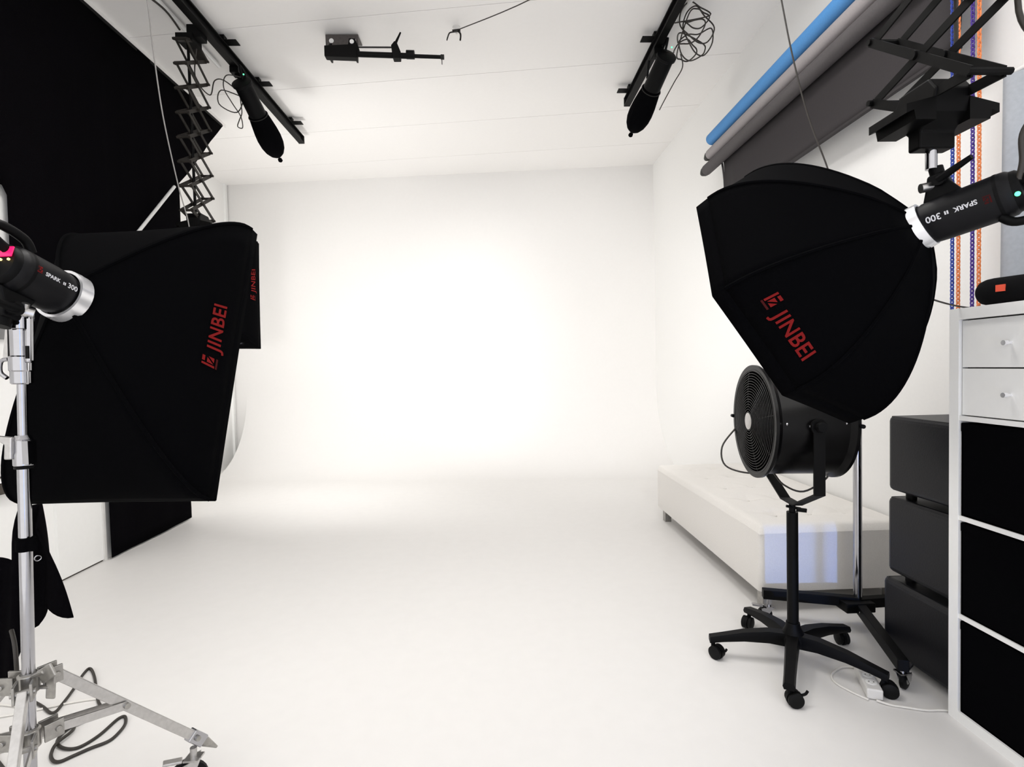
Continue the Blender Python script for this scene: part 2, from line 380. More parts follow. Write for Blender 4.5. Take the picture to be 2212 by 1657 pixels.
tag(obj('cable_duct', MB().cyl((1.475, 1.2, 3.868), (1.46, 4.05, 3.868), 0.016, n=10), M['white'], smooth=40),
    'thin white cable duct beside the coiled ceiling cables', 'duct')

# ================================================================== scissor arms (pantographs)
def pantograph(X, Yc, half, ztop, stage, n, gap, label, zlast, mt, zstud=None, tilt=0.0):
    p = thing('scissor_arm', label, 'scissor arm', (X, Yc, zlast))
    for sx in (-1, 1):
        x = X + sx * gap / 2
        for i in range(n):
            z0 = ztop - i * stage; z1 = z0 - stage
            for (ya_, yb_, e) in ((Yc - half, Yc + half, 0.006), (Yc + half, Yc - half, -0.006)):
                obj('scissor_bar', MB().bar((x + e, ya_, z0 + tilt * (ya_ - Yc)), (x + e, yb_, z1 + tilt * (yb_ - Yc)), 0.005, 0.024, (0, 0, 1)), mt, p)
            obj('pivot', MB().cyl((x - 0.014, Yc, z0 - stage / 2), (x + 0.014, Yc, z0 - stage / 2), 0.012, n=10), mt, p, smooth=40)
    for i in range(n + 1):
        for e in (-half, half):
            obj('cross_pin', MB().cyl((X - gap / 2 - 0.014, Yc + e, ztop - i * stage + tilt * e), (X + gap / 2 + 0.014, Yc + e, ztop - i * stage + tilt * e), 0.009, n=8), mt, p, smooth=40)
    # carriage on the rail
    obj('carriage', MB().box((X, Yc - 0.03, ztop + 0.05), (gap + 0.05, 0.13, 0.05)).box((X + (0.06 if X < 0 else 0.07), Yc - 0.03, ztop + 0.10), (0.10, 0.09, 0.09)), M['black_met'], p, bevel=0.004)
    for e in (-1, 1):
        obj('top_arm', MB().bar((X, Yc, ztop + 0.06), (X, Yc + e * half, ztop + tilt * e * half), gap + 0.02, 0.02), mt, p)
    # lower bracket
    zb_ = ztop - n * stage
    obj('lower_bracket', MB().prism([(X - 0.05, Yc - 0.075, zlast + 0.075), (X - 0.05, Yc - 0.05, zlast + 0.11), (X - 0.05, Yc + 0.05, zlast + 0.11), (X - 0.05, Yc + 0.075, zlast + 0.075), (X - 0.05, Yc + 0.06, zlast + 0.02), (X - 0.05, Yc + 0.022, zlast - 0.015), (X - 0.05, Yc + 0.022, zlast - 0.06), (X - 0.05, Yc - 0.022, zlast - 0.06), (X - 0.05, Yc - 0.022, zlast - 0.015), (X - 0.05, Yc - 0.06, zlast + 0.02)], (0.10, 0, 0)), M['black_met'], p, bevel=0.006)
    for e in (-1, 1):
        for sg in (-1, 1):
            obj('bracket_arm', MB().bar((X + sg * gap / 2, Yc + e * half, zb_ + tilt * e * half), (X + sg * gap / 2, Yc + e * 0.03, zlast + 0.07), 0.006, 0.026), mt, p)
        obj('hook_plate', MB().prism([(X + e * 0.045, Yc - 0.07, zlast + 0.055), (X + e * 0.125, Yc - 0.07, zlast + 0.035), (X + e * 0.125, Yc - 0.07, zlast + 0.012), (X + e * 0.105, Yc - 0.07, zlast + 0.02), (X + e * 0.10, Yc - 0.07, zlast - 0.005), (X + e * 0.045, Yc - 0.07, zlast - 0.005)], (0, 0.14, 0)), M['black_met'], p)
    obj('stud', MB().cyl((X, Yc, zlast - 0.06), (X, Yc, zstud or zlast - 0.085), 0.014, n=14), M['chrome'], p, smooth=40)
    return p
pantograph(-2.150, 4.040, 0.145, 3.66, 0.171, 7, 0.070, 'long black scissor arm hanging in front of the black drape', 2.36, M['scissor'], 2.105)
pantograph(1.215, 1.440, 0.170, 3.67, 0.182, 9, 0.083, 'black scissor arm holding the octagonal softbox', 1.925, M['black_met'], 1.815, 0.26)
tag(obj('lift_spring', MB().cyl((-2.150, 4.0, 3.70), (-2.152, 4.01, 2.44), 0.010, n=8), M['black_met'], smooth=40), 'dark rod hanging inside the long scissor arm', 'rod')

# ================================================================== softboxes
def softbox(name, label, P, n, rim, ring_r, L, g, group=None, sag=0.0, phi=0.0, text_panel=None, text=None, lip=0.045, ring_at=None):
    """rim: list of local (y, z) corners; the ring sits L behind the rim"""
    Rf = frame(n) @ Matrix.Rotation(phi, 3, 'X')
    t = thing(name, label, 'softbox', P, Rf, group)
    K = len(rim); ring = []; oy = oz = 0.0
    if ring_at is not None:
        q_ = Rf.transposed() @ (Vector(ring_at) - Vector(P)); L = -q_.x; oy, oz = q_.y, q_.z
    for (y, z) in rim:
        r = math.hypot(y, z); ring.append((oy + y / r * ring_r, oz + z / r * ring_r))
    surf = []
    for k in range(K):
        a, b = rim[k], rim[(k + 1) % K]; ra, rb = ring[k], ring[(k + 1) % K]
        def S(s, tt, a=a, b=b, ra=ra, rb=rb):
            w = g(tt); y = (ra[0] * (1 - s) + rb[0] * s) * (1 - w) + (a[0] * (1 - s) + b[0] * s) * w
            z = (ra[1] * (1 - s) + rb[1] * s) * (1 - w) + (a[1] * (1 - s) + b[1] * s) * w
            f = 1 - sag * math.sin(PI * s) * math.sin(PI * min(1, tt * 0.9 + 0.1)) - 0.35 * sag * math.sin(PI * s) * tt
            return Vector((-L + L * tt, y * f, z * f))
        surf.append(S)
        obj('side_panel', MB().grid(S, 12, 16), M['black_fab'], t, smooth=50, local=True, thick=0.004)
        mb = MB(); mb.tube([S(0.0, tt / 10) for tt in range(11)], 0.006, 6, 2); obj('seam_rib', mb, M['black_fab'], t, smooth=50, local=True)
        mb = MB(); mb.grid(lambda s, v, S=S: S(s, 1.0) * 1.0 + Vector((lip * v, 0, 0)), 10, 1); obj('front_lip', mb, M['black_fab'], t, smooth=50, local=True, thick=0.004)
    mb = MB(); vs = [surf[k](s / 6, 1.0) * 0.995 for k in range(K) for s in range(6)]
    mb.add([Vector((lip * 0.75, v.y, v.z)) for v in vs], [tuple(range(len(vs)))])
    obj('front_diffuser', mb, M['diffuser'], t, local=True)
    mb = MB(); mb.lathe((-L - 0.022, oy, oz), (1, 0, 0), [(0, ring_r * 0.95), (0, ring_r * 1.06), (0.032, ring_r * 1.10), (0.032, ring_r * 0.95)], 40, False)
    obj('speed_ring', mb, M['ring'], t, smooth=40, local=True)
    if text_panel is not None:
        k, s0, t0, size, rev = text_panel
        S = surf[k]; A, B = S(0, 1), S(1, 1); el = (B - A).length; sl = (S(0.5, 1) - S(0.5, 0.55)).length / 0.45
        def put(u, v):
            s = s0 + (u / el) * (-1 if rev else 1); tt = t0 - v / sl
            e = 1e-3; nn = (S(s + e, tt) - S(s, tt)).cross(S(s, tt + e) - S(s, tt)).normalized()
            p = S(s, tt)
            if nn.dot(Vector((0, p.y, p.z))) < 0: nn = -nn
            return p + nn * 0.006
        vs, fs = text_tris('JINBEI', size, 0.016 * size / 0.1 * 0.1, 1.06)
        h = size * 0.70
        mb = MB(); mb.add([put(v.x + size * 0.95, v.y) for v in vs], fs); obj('lettering', mb, M['red'], t, local=True, label='red JINBEI lettering')
        # emblem: a bar, a short cap, a split block and a dark foot
        def poly2(pp): return ([put(a * h, b * h) for a, b in pp], [tuple(range(len(pp)))])
        mb = MB()
        for pp in ([(0.0, 0.22), (0.17, 0.22), (0.17, 1.18), (0.0, 1.18)], [(0.30, 0.98), (0.72, 0.98), (0.72, 1.18), (0.30, 1.18)],
                   [(0.27, 0.32), (0.66, 0.82), (0.27, 0.82)], [(0.40, 0.30), (0.76, 0.30), (0.76, 0.74)]):
            mb.add(*poly2(pp))
        obj('emblem', mb, M['red'], t, local=True, label='red square emblem')
        mb = MB(); mb.add(*poly2([(0.0, 0.0), (0.80, 0.0), (0.80, 0.15), (0.0, 0.15)])); obj('emblem_foot', mb, M['darkred'], t, local=True)
    return t
A_BIG = Vector((-1.1047, 1.4286, 1.5070)); A_OCT = Vector((1.2085, 1.476, 1.664))
def rect(a, b): return [(-a / 2, b / 2), (-a / 2, -b / 2), (a / 2, -b / 2), (a / 2, b / 2)]      # starts top right, seen from behind
gq = lambda t: (1 - (1 - t) ** 1.7)
softbox('rectangular_softbox', 'large black rectangular softbox on the chrome rolling stand', P_BIG, N_BIG, rect(0.60, 0.90), 0.062, 0.345, gq, sag=0.016, phi=math.radians(-1.0), text_panel=(0, 0.585, 0.855, 0.060, True), ring_at=A_BIG, lip=0.032)
softbox('rectangular_softbox', 'black rectangular softbox hanging below the long scissor arm', P_SML, N_SML, rect(0.57, 0.89), 0.065, 0.40, gq, sag=0.03, text_panel=(0, 0.57, 0.87, 0.075, True))
R8 = 0.452; ph = math.radians(93.42)
rim8 = [(-math.cos(ph + k * PI / 4) * R8, math.sin(ph + k * PI / 4) * R8) for k in range(8)]
go = lambda t: math.sin(t * PI / 2) ** 0.78
softbox('octagonal_softbox', 'black octagonal softbox hanging from the scissor arm above the fan', P_OCT, N_OCT, rim8, 0.060, 0.345, go, sag=0.012, text_panel=(2, 0.22, 0.845, 0.057, False), ring_at=A_OCT)

# ================================================================== strobe heads
def strobe(name, label, A, n, upv, Ln=0.20, rb=0.058, group=None, display=False, bx=0.05):
    kk = Ln / 0.285
    Rf = frame(n, upv); t = thing(name, label, 'strobe light', A, Rf, group)
    obj('body', MB().lathe((-Ln, 0, 0), (1, 0, 0), [(0, rb * 0.86), (0.012, rb), (Ln * 0.12, rb * 1.02), (Ln - 0.05, rb * 1.02), (Ln - 0.012, rb * 0.99), (Ln, rb * 0.90)], 40), M['strobe'], t, smooth=40, local=True)
    obj('rear_panel', MB().lathe((-Ln - 0.012, 0, 0), (1, 0, 0), [(0, rb * 0.80), (0.006, rb * 0.90), (0.02, rb * 0.92)], 36), M['black_pl'], t, smooth=40, local=True)
    obj('rear_band', MB().lathe((-Ln + 0.028, 0, 0), (1, 0, 0), [(0, rb * 1.03), (0.004, rb * 1.04), (0.008, rb * 1.03)], 36, False), M['black_pl'], t, smooth=40, local=True)
    h = obj('handle', MB().tube([(-Ln + 0.04, -0.018, rb * 0.95), (-Ln + 0.015, -0.018, rb * 1.35), (-Ln - 0.045, -0.018, rb * 1.38), (-Ln - 0.06, -0.018, rb * 0.9), (-Ln - 0.012, -0.018, rb * 0.55)], 0.011, 10, 6), M['black_pl'], t, smooth=50, local=True)
    # tilting bracket below the body
    obj('bracket', MB().prism([(bx - 0.16, -0.02, -rb * 0.9), (bx - 0.07, -0.02, -rb * 0.9), (bx - 0.085, -0.02, -rb * 1.55), (bx - 0.095, -0.02, -rb * 2.1), (bx - 0.135, -0.02, -rb * 2.1), (bx - 0.14, -0.02, -rb * 1.55)], (0, 0.04, 0)), M['black_pl'], t, local=True, bevel=0.006)
    obj('tilt_lever', MB().cyl((bx - 0.12, -0.03, -rb * 1.7), (bx - 0.20, -0.055, -rb * 1.95), 0.011, 0.007, 12).cyl((bx - 0.12, 0.02, -rb * 1.7), (bx - 0.12, -0.035, -rb * 1.7), 0.016, n=14), M['black_pl'], t, local=True, smooth=40)
    obj('tilt_knob', MB().cyl((bx - 0.100, -0.010, -rb * 1.62), (bx - 0.078, -0.030, -rb * 1.62), 0.013, n=16), M['alu'], t, local=True, smooth=40)
    obj('socket', MB().cyl((bx - 0.115, 0, -rb * 2.0), (bx - 0.115, 0, -rb * 2.45), 0.017, n=18), M['black_pl'], t, local=True, smooth=40)
    def wrap(u, v):       # unroll onto the right-hand side of the barrel
        a = v / rb; r = rb * 1.035
        return Vector((u, -r * math.cos(a), r * math.sin(a)))
    vs, fs = text_tris('SPARK', 0.024, 0.0006); mb = MB(); mb.add([wrap(-Ln + (0.098 + v.x) * kk, (v.y - 0.002) * kk) for v in vs], fs)
    obj('lettering', mb, M['greyprint'], t, local=True, label='light grey SPARK II 300 lettering')
    mb = MB()
    for u in (0.0, 0.0075):
        mb.add([wrap(-Ln + (0.183 + u + a) * kk, b * kk) for a, b in ((0, -0.002), (0.005, -0.002), (0.005, 0.011), (0, 0.011))], [(0, 1, 2, 3)])
    obj('numeral_mark', mb, M['greyprint'], t, local=True)
    vs, fs = text_tris('300', 0.033, 0.0006); mb = MB(); mb.add([wrap(-Ln + (0.206 + v.x) * kk, (v.y - 0.004) * kk) for v in vs], fs)
    obj('lettering', mb, M['greyprint'], t, local=True)
    mb = MB()
    for pp in ([(0.0, 0.005), (0.005, 0.005), (0.005, 0.028), (0.0, 0.028)], [(0.009, 0.022), (0.021, 0.022), (0.021, 0.028), (0.009, 0.028)], [(0.008, 0.008), (0.019, 0.019), (0.008, 0.019)], [(0.012, 0.006), (0.022, 0.006), (0.022, 0.017)], [(0.0, 0.0), (0.023, 0.0), (0.023, 0.003), (0.0, 0.003)]):
        mb.add([wrap(-Ln + (0.060 + a) * kk, (b - 0.002) * kk) for a, b in pp], [tuple(range(len(pp)))])
    obj('emblem', mb, M['red'] if upv[2] > 0 else M['darkred'], t, local=True, label='dark red emblem')
    xr = -Ln - 0.0135
    if display:
        obj('display', MB().bbox((xr - 0.003, -0.038, 0.012), (xr, -0.008, 0.036)), M['display'], t, local=True, label='glowing red display')
        for y in (-0.034, -0.014): obj('indicator', MB().cyl((xr, y, 0.004), (xr - 0.003, y, 0.004), 0.003, n=8), M['amber'], t, local=True)
    else:
        obj('indicator', MB().sphere((-Ln - 0.004, -0.052, 0.020), 0.006, 10, 6), M['green'], t, local=True, label='glowing green indicator')
        obj('plug', MB().lathe((xr, -0.01, -0.02), (-1, -0.1, 0), [(0, 0.016), (0.03, 0.016), (0.045, 0.009)], 14), M['black_pl'], t, local=True, smooth=40)
    obj('knob', MB().cyl((xr, 0.015, -0.012), (xr - 0.016, 0.015, -0.012), 0.014, n=16), M['black_pl'], t, local=True, smooth=40)
    return t
strobe('strobe_head', 'dark strobe head with red display on the chrome stand', A_BIG - N_BIG * 0.012, N_BIG, (0, 0, 1), display=True, Ln=0.155, rb=0.056, bx=0.0)
strobe('strobe_head', 'black strobe head hung upside down behind the octagonal softbox', A_OCT - N_OCT * 0.012, aim(-35, -12.5), (0, 0, -1), Ln=0.20, rb=0.058, bx=0.055)
A_SML = P_SML - N_SML * 0.43; strobe('strobe_head', 'black strobe head behind the softbox under the long scissor arm', A_SML, N_SML, (0, 0, -1), bx=0.10)

def bagged(label, a, b, tilt):
    a, b = Vector(a), Vector(b); d = (b - a).normalized(); Lb = (b - a).length
    t = thing('bagged_strobe', label, 'strobe light', a)
    obj('body', MB().lathe(a, d, [(0, 0.060), (0.012, 0.066), (0.24, 0.070), (0.26, 0.070)], 32), M['black_pl'], t, smooth=40)
    obj('rear_flange', MB().lathe(a - d * 0.014, d, [(0, 0.07), (0.004, 0.078), (0.022, 0.078), (0.03, 0.066)], 32), M['black_pl'], t, smooth=40)
    prof = [(0.255, 0.070), (0.265, 0.078), (0.32, 0.087), (0.40, 0.098), (0.46, 0.102), (0.52, 0.098), (0.57, 0.084), (0.61, 0.060), (0.635, 0.030), (0.645, 0.010), (0.66, 0.007)]
    k = Lb / 0.70
    obj('cloth_bag', MB().lathe(a, d, [(t_ * k, r) for t_, r in prof], 32), M['black_fab'], t, smooth=60, label='black cloth bag tied at the tip')
    obj('bag_knot', MB().lathe(a + d * 0.655 * k, d, [(0, 0.007), (0.008, 0.018), (0.028, 0.020), (0.038, 0.010)], 10), M['black_fab'], t, smooth=40)
    obj('drawstring', MB().torus(a + d * 0.262 * k, d, 0.079, 0.0035, 32, 6), M['cap'], t, smooth=60)
    obj('handle', MB().tube([a + d * 0.02 + Vector((0.0, 0, 0.05)), a + d * -0.03 + Vector((0, 0, 0.11)), a + d * 0.05 + Vector((0, 0, 0.12)), a + d * 0.12 + Vector((0, 0, 0.06))], 0.010, 8), M['black_pl'], t, smooth=50)
    s = 1 if a.x < 0 else -1
    top = a + d * 0.12
    rx = -2.03 if a.x < 0 else 1.345
    obj('rail_clamp', MB().box((rx, top.y, 3.745), (0.07, 0.10, 0.05)).bar((rx, top.y, 3.73), top + Vector((0, 0, 0.06)), 0.035, 0.03), M['black_met'], t, bevel=0.003)
    obj('clamp_lever', MB().cyl((rx + 0.05 * s, top.y + 0.04, 3.71), (rx + 0.05 * s, top.y + 0.10, 3.60), 0.012, 0.008, 10), M['black_pl'], t, smooth=40)
    obj('indicator', MB().sphere(a - d * 0.016 + Vector((0.03, -0.02, 0.045)), 0.006, 8, 6), M['green'], t)
bagged('black strobe in a tied cloth bag on the rail with the scissor arm', (-1.945, 4.38, 3.60), (-1.885, 4.98, 3.205), 0)
bagged('black strobe in a tied cloth bag below the coiled ceiling cables', (1.385, 4.13, 3.655), (1.262, 4.78, 3.32), 0)

# ================================================================== rolling stand (left)
def caster(parent, p, ang, r=0.036, met='alu', brake=True, stem=0.045):
    p = Vector(p); d = Vector((math.cos(ang), math.sin(ang), 0)); s = Vector((-d.y, d.x, 0)); c = Vector((p.x, p.y, r)) + d * 0.02
    w = obj('wheel', MB().lathe(c - s * 0.011, s, [(0, r * 0.8), (0.004, r), (0.018, r), (0.022, r * 0.8)], 24), M['wheel'], parent, smooth=40)
    obj('wheel_hub', MB().cyl(c - s * 0.013, c + s * 0.013, r * 0.38, n=14), M['alu'], w, smooth=40)
    f = MB()
    for e in (-1, 1):
        f.prism([c + s * e * 0.016 + d * -0.012, c + s * e * 0.016 + d * 0.012, c + s * e * 0.016 + d * 0.02 + Vector((0, 0, r * 0.9)), c + s * e * 0.016 + d * -0.04 + Vector((0, 0, r * 1.15))], s * e * 0.003)
    f.box((p.x, p.y, r * 2 + 0.004), (0.045, 0.04, 0.006))
    obj('caster_fork', f, M[met], parent)
    obj('caster_stem', MB().cyl((p.x, p.y, r * 2), (p.x, p.y, r * 2 + stem), 0.010, n=12), M[met], parent, smooth=40)
    if brake: obj('brake_pedal', MB().bar(c + d * 0.01 + Vector((0, 0, r * 1.12)), c + d * 0.06 + Vector((0, 0, r * 1.25)), 0.024, 0.008), M[met], parent, bevel=0.002)
sx, sy = -1.15, 1.31
def sp(z): return Vector((-1.163 + 0.029 * z, 1.310, z))
st = thing('light_stand', 'chrome rolling light stand carrying the large softbox', 'light stand', (sx, sy, 0))
obj('lower_tube', MB().cyl(sp(0.10), sp(1.123), 0.0130, n=28), M['chrome'], st, smooth=40)
obj('upper_tube', MB().cyl(sp(1.0), sp(1.37), 0.0100, n=28), M['chrome'], st, smooth=40)
obj('collar', MB().lathe(sp(1.088), (0.02, 0, 1), [(0, 0.0162), (0.004, 0.0200), (0.03, 0.0200), (0.036, 0.0177), (0.06, 0.0177), (0.066, 0.0193), (0.075, 0.0139)], 28).box(sp(1.123) + Vector((0.0203, -0.0078, 0)), (0.014, 0.024, 0.055)), M['chrome'], st, smooth=35)
obj('collar_gasket', MB().cyl(sp(1.083), sp(1.089), 0.0185, n=24), M['black_pl'], st, smooth=40)
obj('collar_wing', MB().prism([sp(1.108) + Vector((-0.0094, -0.0234, 0)), sp(1.108) + Vector((-0.0265, -0.0234, 0.0)), sp(1.143) + Vector((-0.0250, -0.0234, 0)), sp(1.151) + Vector((-0.0452, -0.0234, 0.006)), sp(1.161) + Vector((-0.0452, -0.0234, 0.004)), sp(1.161) + Vector((-0.0078, -0.0234, 0.0))], (0, 0.012, 0)), M['alu'], st, bevel=0.003)
obj('receiver', MB().lathe(sp(1.285), (0.02, 0, 1), [(0, 0.0185), (0.003, 0.0216), (0.03, 0.0216), (0.033, 0.0239), (0.065, 0.0239), (0.068, 0.0200), (0.13, 0.0204), (0.132, 0.0262), (0.165, 0.0262), (0.168, 0.0231)], 32), M['chrome'], st, smooth=35)
obj('receiver_knob', MB().bar(sp(1.335) + Vector((0.0265, -0.0094, 0)), sp(1.445) + Vector((0.0281, -0.0094, 0)), 0.017, 0.014), M['chrome'], st, bevel=0.006)
obj('knob_slot', MB().bar(sp(1.345) + Vector((0.0289, -0.0175, 0)), sp(1.375) + Vector((0.0289, -0.0175, 0)), 0.004, 0.007), M['black_pl'], st)
obj('lock_pin', MB().cyl(sp(1.44) + Vector((0.0094, -0.0117, 0)), sp(1.475) + Vector((0.0265, -0.0156, 0)), 0.0078, n=14), M['alu'], st, smooth=40)
obj('pin_hole', MB().cyl(sp(1.43) + Vector((0.0101, -0.0226, 0)), sp(1.43) + Vector((0.0105, -0.0269, 0)), 0.006, n=14), M['black_pl'], st, smooth=40)
obj('wing_handle', MB().tube([sp(1.345) + Vector((-0.0234, -0.0078, 0)), sp(1.34) + Vector((-0.0406, -0.0078, 0)), sp(1.315) + Vector((-0.0429, -0.0078, 0)), sp(1.30) + Vector((-0.0273, -0.0078, 0))], 0.005, 8), M['chrome'], st, smooth=50)
obj('wing_blade', MB().prism([sp(1.345) + Vector((-0.0351, -0.0094, 0)), sp(1.345) + Vector((-0.0234, -0.0094, 0)), sp(1.415) + Vector((-0.0234, -0.0094, 0)), sp(1.415) + Vector((-0.0281, -0.0094, 0))], (0, 0.01, 0)), M['alu'], st)
obj('spigot', MB().cyl(sp(1.45), sp(1.50), 0.010, n=16), M['chrome'], st, smooth=40)
obj('strap', MB().lathe(sp(0.884), (0.02, 0, 1), [(0, 0.0169), (0.002, 0.0189), (0.030, 0.0189), (0.032, 0.0169)], 24).box(sp(0.900) + Vector((0.0203, -0.0062, 0)), (0.016, 0.012, 0.03)), M['black_fab'], st, smooth=40, label='black hook-and-loop strap')
HU, HL = sp(0.560), sp(0.422)
for h, nm in ((HU, 'upper_hub'), (HL, 'lower_hub')):
    mb = MB(); mb.lathe(h - Vector((0, 0, 0.024)), (0, 0, 1), [(0, 0.017), (0.003, 0.022), (0.045, 0.022), (0.048, 0.017)], 24)
    for k in range(3):
        a = math.radians(59 + 120 * k); d = Vector((math.cos(a), math.sin(a), 0)); s = Vector((-d.y, d.x, 0))
        for e in (-1, 1): mb.bar(h + d * 0.022 + s * e * 0.016, h + d * 0.062 + s * e * 0.016, 0.006, 0.042)
        mb.cyl(h + d * 0.05 - s * 0.024, h + d * 0.05 + s * 0.024, 0.007, n=10)
    obj(nm, mb, M['steel'], st, bevel=0.0015)
obj('hub_knob', MB().cyl(HU + Vector((0.02, -0.01, 0.02)), HU + Vector((0.06, -0.025, 0.04)), 0.006, n=10).bar(HU + Vector((0.045, -0.02, 0.022)), HU + Vector((0.085, -0.03, 0.048)), 0.006, 0.034), M['steel'], st, bevel=0.003)
obj('hub_knob', MB().cyl(HL + Vector((0.02, 0.01, 0.12)), HL + Vector((0.045, 0.01, 0.12)), 0.005, n=10).bar(HL + Vector((0.045, 0.01, 0.09)), HL + Vector((0.05, 0.01, 0.15)), 0.006, 0.022), M['steel'], st, bevel=0.003)
for k in range(3):
    a = math.radians(59 + 120 * k); d = Vector((math.cos(a), math.sin(a), 0)); s = Vector((-d.y, d.x, 0))
    p0 = HU + d * 0.05; p1 = Vector((HU.x + d.x * 0.405, HU.y + d.y * 0.405, 0.160))
    pt = p0 + (p1 - p0) * 1.0
    obj('leg', MB().bar(p0, pt, 0.019, 0.026), M['alu'], st, bevel=0.002)
    dd = (p1 - p0).normalized()
    obj('leg_tip', MB().lathe(pt - dd * 0.005, dd, [(0, 0.0145), (0.02, 0.0145), (0.075, 0.004)], 12), M['steel'], st, smooth=40)
    obj('leg_clamp', MB().bar(pt - dd * 0.05, pt + dd * 0.005, 0.029, 0.036), M['chrome'], st, bevel=0.004)
    obj('clamp_bolt', MB().cyl(pt - dd * 0.03 - s * 0.022, pt - dd * 0.03 + s * 0.022, 0.008, n=10), M['steel'], st, smooth=40)
    mid = p0 + (p1 - p0) * 0.42
    for e in (-1, 1): obj('brace', MB().bar(HL + d * 0.05 + s * e * 0.014, mid + s * e * 0.014, 0.004, 0.022), M['alu'], st)
    obj('brace_bolt', MB().cyl(mid - s * 0.022, mid + s * 0.022, 0.008, n=12), M['steel'], st, smooth=40)
    cp = Vector((pt.x - d.x * 0.025, pt.y - d.y * 0.025, 0))
    caster(st, cp, math.radians(59 + 120 * k) + 2.6, 0.058, 'alu', True, 0.036)

# black cloth strapped to the stand
def cloth_f(u, v):
    top = [(-1.60, 0.74), (-1.52, 0.72), (-1.47, 0.90), (-1.44, 0.90), (-1.42, 0.83)]
    bot = [(-1.62, 0.31), (-1.545, 0.36), (-1.49, 0.50), (-1.43, 0.575), (-1.355, 0.535)]
    i = min(3, int(u * 4)); f = u * 4 - i; f2 = f * f * (3 - 2 * f)
    tx = top[i][0] * (1 - f) + top[i + 1][0] * f; tz = top[i][1] * (1 - f2) + top[i + 1][1] * f2
    bx = bot[i][0] * (1 - f) + bot[i + 1][0] * f; bz = bot[i][1] * (1 - f2) + bot[i + 1][1] * f2
    x = tx * (1 - v) + bx * v + 0.022 * math.sin(PI * v) * (u - 0.3); z = tz * (1 - v) + bz * v
    return Vector((x, 1.70 + 0.022 * math.sin(u * 11 + v * 1.5) + 0.02 * v, z))
ct = thing('black_cloth', 'black cloth with a metal eyelet hanging behind the chrome stand', 'cloth', (-1.47, 1.70, 0.33))
obj('folded_sheet', MB().grid(cloth_f, 28, 20), M['black_drape'], ct, smooth=70, thick=0.008)
obj('eyelet', MB().torus((-1.4563, 1.7198, 0.7287), (0.723, -0.684, -0.095), 0.0085, 0.0028, 20, 8), M['chrome'], ct, smooth=60, label='small chrome eyelet')
obj('hanging_tie', MB().tube([(-1.455, 1.69, 0.88), (-1.36, 1.58, 0.885), (-1.22, 1.42, 0.895), sp(0.900) + Vector((0.0, 0.022, 0))], 0.006, 6), M['black_fab'], ct, smooth=60)

# cables on the floor by the stand
def cord(name, label, pts, r, m, cat='cable', group=None, n=8):
    o = obj(name, MB().tube(pts, r, n, 6), m, smooth=60); return tag(o, label, cat, group)
cord('power_cable', 'black cable coiled on the floor under the chrome stand leg', [(-1.862, 2.149, .006), (-1.799, 2.113, .006), (-1.742, 2.075, .006), (-1.726, 2.083, .006), (-1.738, 2.127, .006), (-1.757, 2.187, .006), (-1.783, 2.257, .006), (-1.816, 2.340, .006), (-1.820, 2.383, .006), (-1.749, 2.313, .006), (-1.641, 2.178, .006), (-1.593, 2.123, .006), (-1.549, 2.080, .006), (-1.560, 2.048, .006), (-1.571, 2.008, .006), (-1.594, 1.977, .007), (-1.593, 1.934, .007), (-1.574, 1.897, .007), (-1.537, 1.872, .006), (-1.497, 1.864, .006), (-1.471, 1.880, .006), (-1.452, 1.935, .006), (-1.448, 2.017, .006), (-1.430, 2.030, .006), (-1.400, 1.987, .006), (-1.390, 1.936, .006), (-1.396, 1.895, .006), (-1.434, 1.863, .006), (-1.468, 1.827, .006), (-1.490, 1.804, .006), (-1.517, 1.809, .006), (-1.550, 1.841, .006), (-1.565, 1.881, .014), (-1.559, 1.932, .016), (-1.568, 1.964, .012), (-1.589, 1.985, .014), (-1.617, 1.992, .006)], 0.0055, M['cable'])
cord('power_cable', 'black cable running down along the chrome stand column', [(-1.28, 1.42, 0.64), (-1.255, 1.40, 0.60), (-1.25, 1.395, 0.50), (-1.27, 1.41, 0.38), (-1.35, 1.48, 0.25), (-1.55, 1.70, 0.03), (-1.75, 1.85, 0.006)], 0.005, M['cable'])
cord('white_cable', 'loose white cable on the floor behind the chrome stand', [(-2.05, 2.15, .005), (-1.90, 2.12, .005), (-1.76, 2.02, .005), (-1.66, 2.06, .005), (-1.60, 2.00, .005), (-1.72, 1.88, .005), (-1.86, 1.78, .005), (-1.70, 1.70, .005), (-1.60, 1.76, .005)], 0.004, M['wcable'])
cord('white_cable', 'straight white cable on the floor beneath the stand brace', [(-2.2, 2.02, .005), (-1.9, 2.07, .005), (-1.70, 2.14, .005), (-1.58, 2.16, .005)], 0.004, M['wcable'])

# ================================================================== ceiling boom bracket and hook
bm_ = thing('ceiling_boom', 'folded black boom arm bolted to the white ceiling', 'boom arm', (-1.10, 4.25, 3.9))
mb = MB(); mb.bbox((-1.235, 4.24, 3.885), (-0.985, 4.37, 3.893)).bbox((-1.235, 4.236, 3.79), (-0.985, 4.244, 3.893))
obj('mounting_plate', mb, M['plate'], bm_)
for x in (-1.19, -1.02):
    obj('plate_slot', MB().cyl((x, 4.236, 3.845), (x, 4.233, 3.845), 0.018, n=16), M['white'], bm_, smooth=40)
for x in (-1.20, -1.005): obj('side_lug', MB().prism([(x, 4.20, 3.80), (x, 4.26, 3.85), (x, 4.26, 3.69), (x, 4.14, 3.68)], (0.012, 0, 0)), M['black_met'], bm_)
obj('pivot_plate', MB().prism([(-1.03, 4.13, 3.80), (-0.985, 4.13, 3.80), (-0.955, 4.13, 3.72), (-0.97, 4.13, 3.66), (-1.05, 4.13, 3.68)], (0, 0.02, 0)), M['black_met'], bm_)
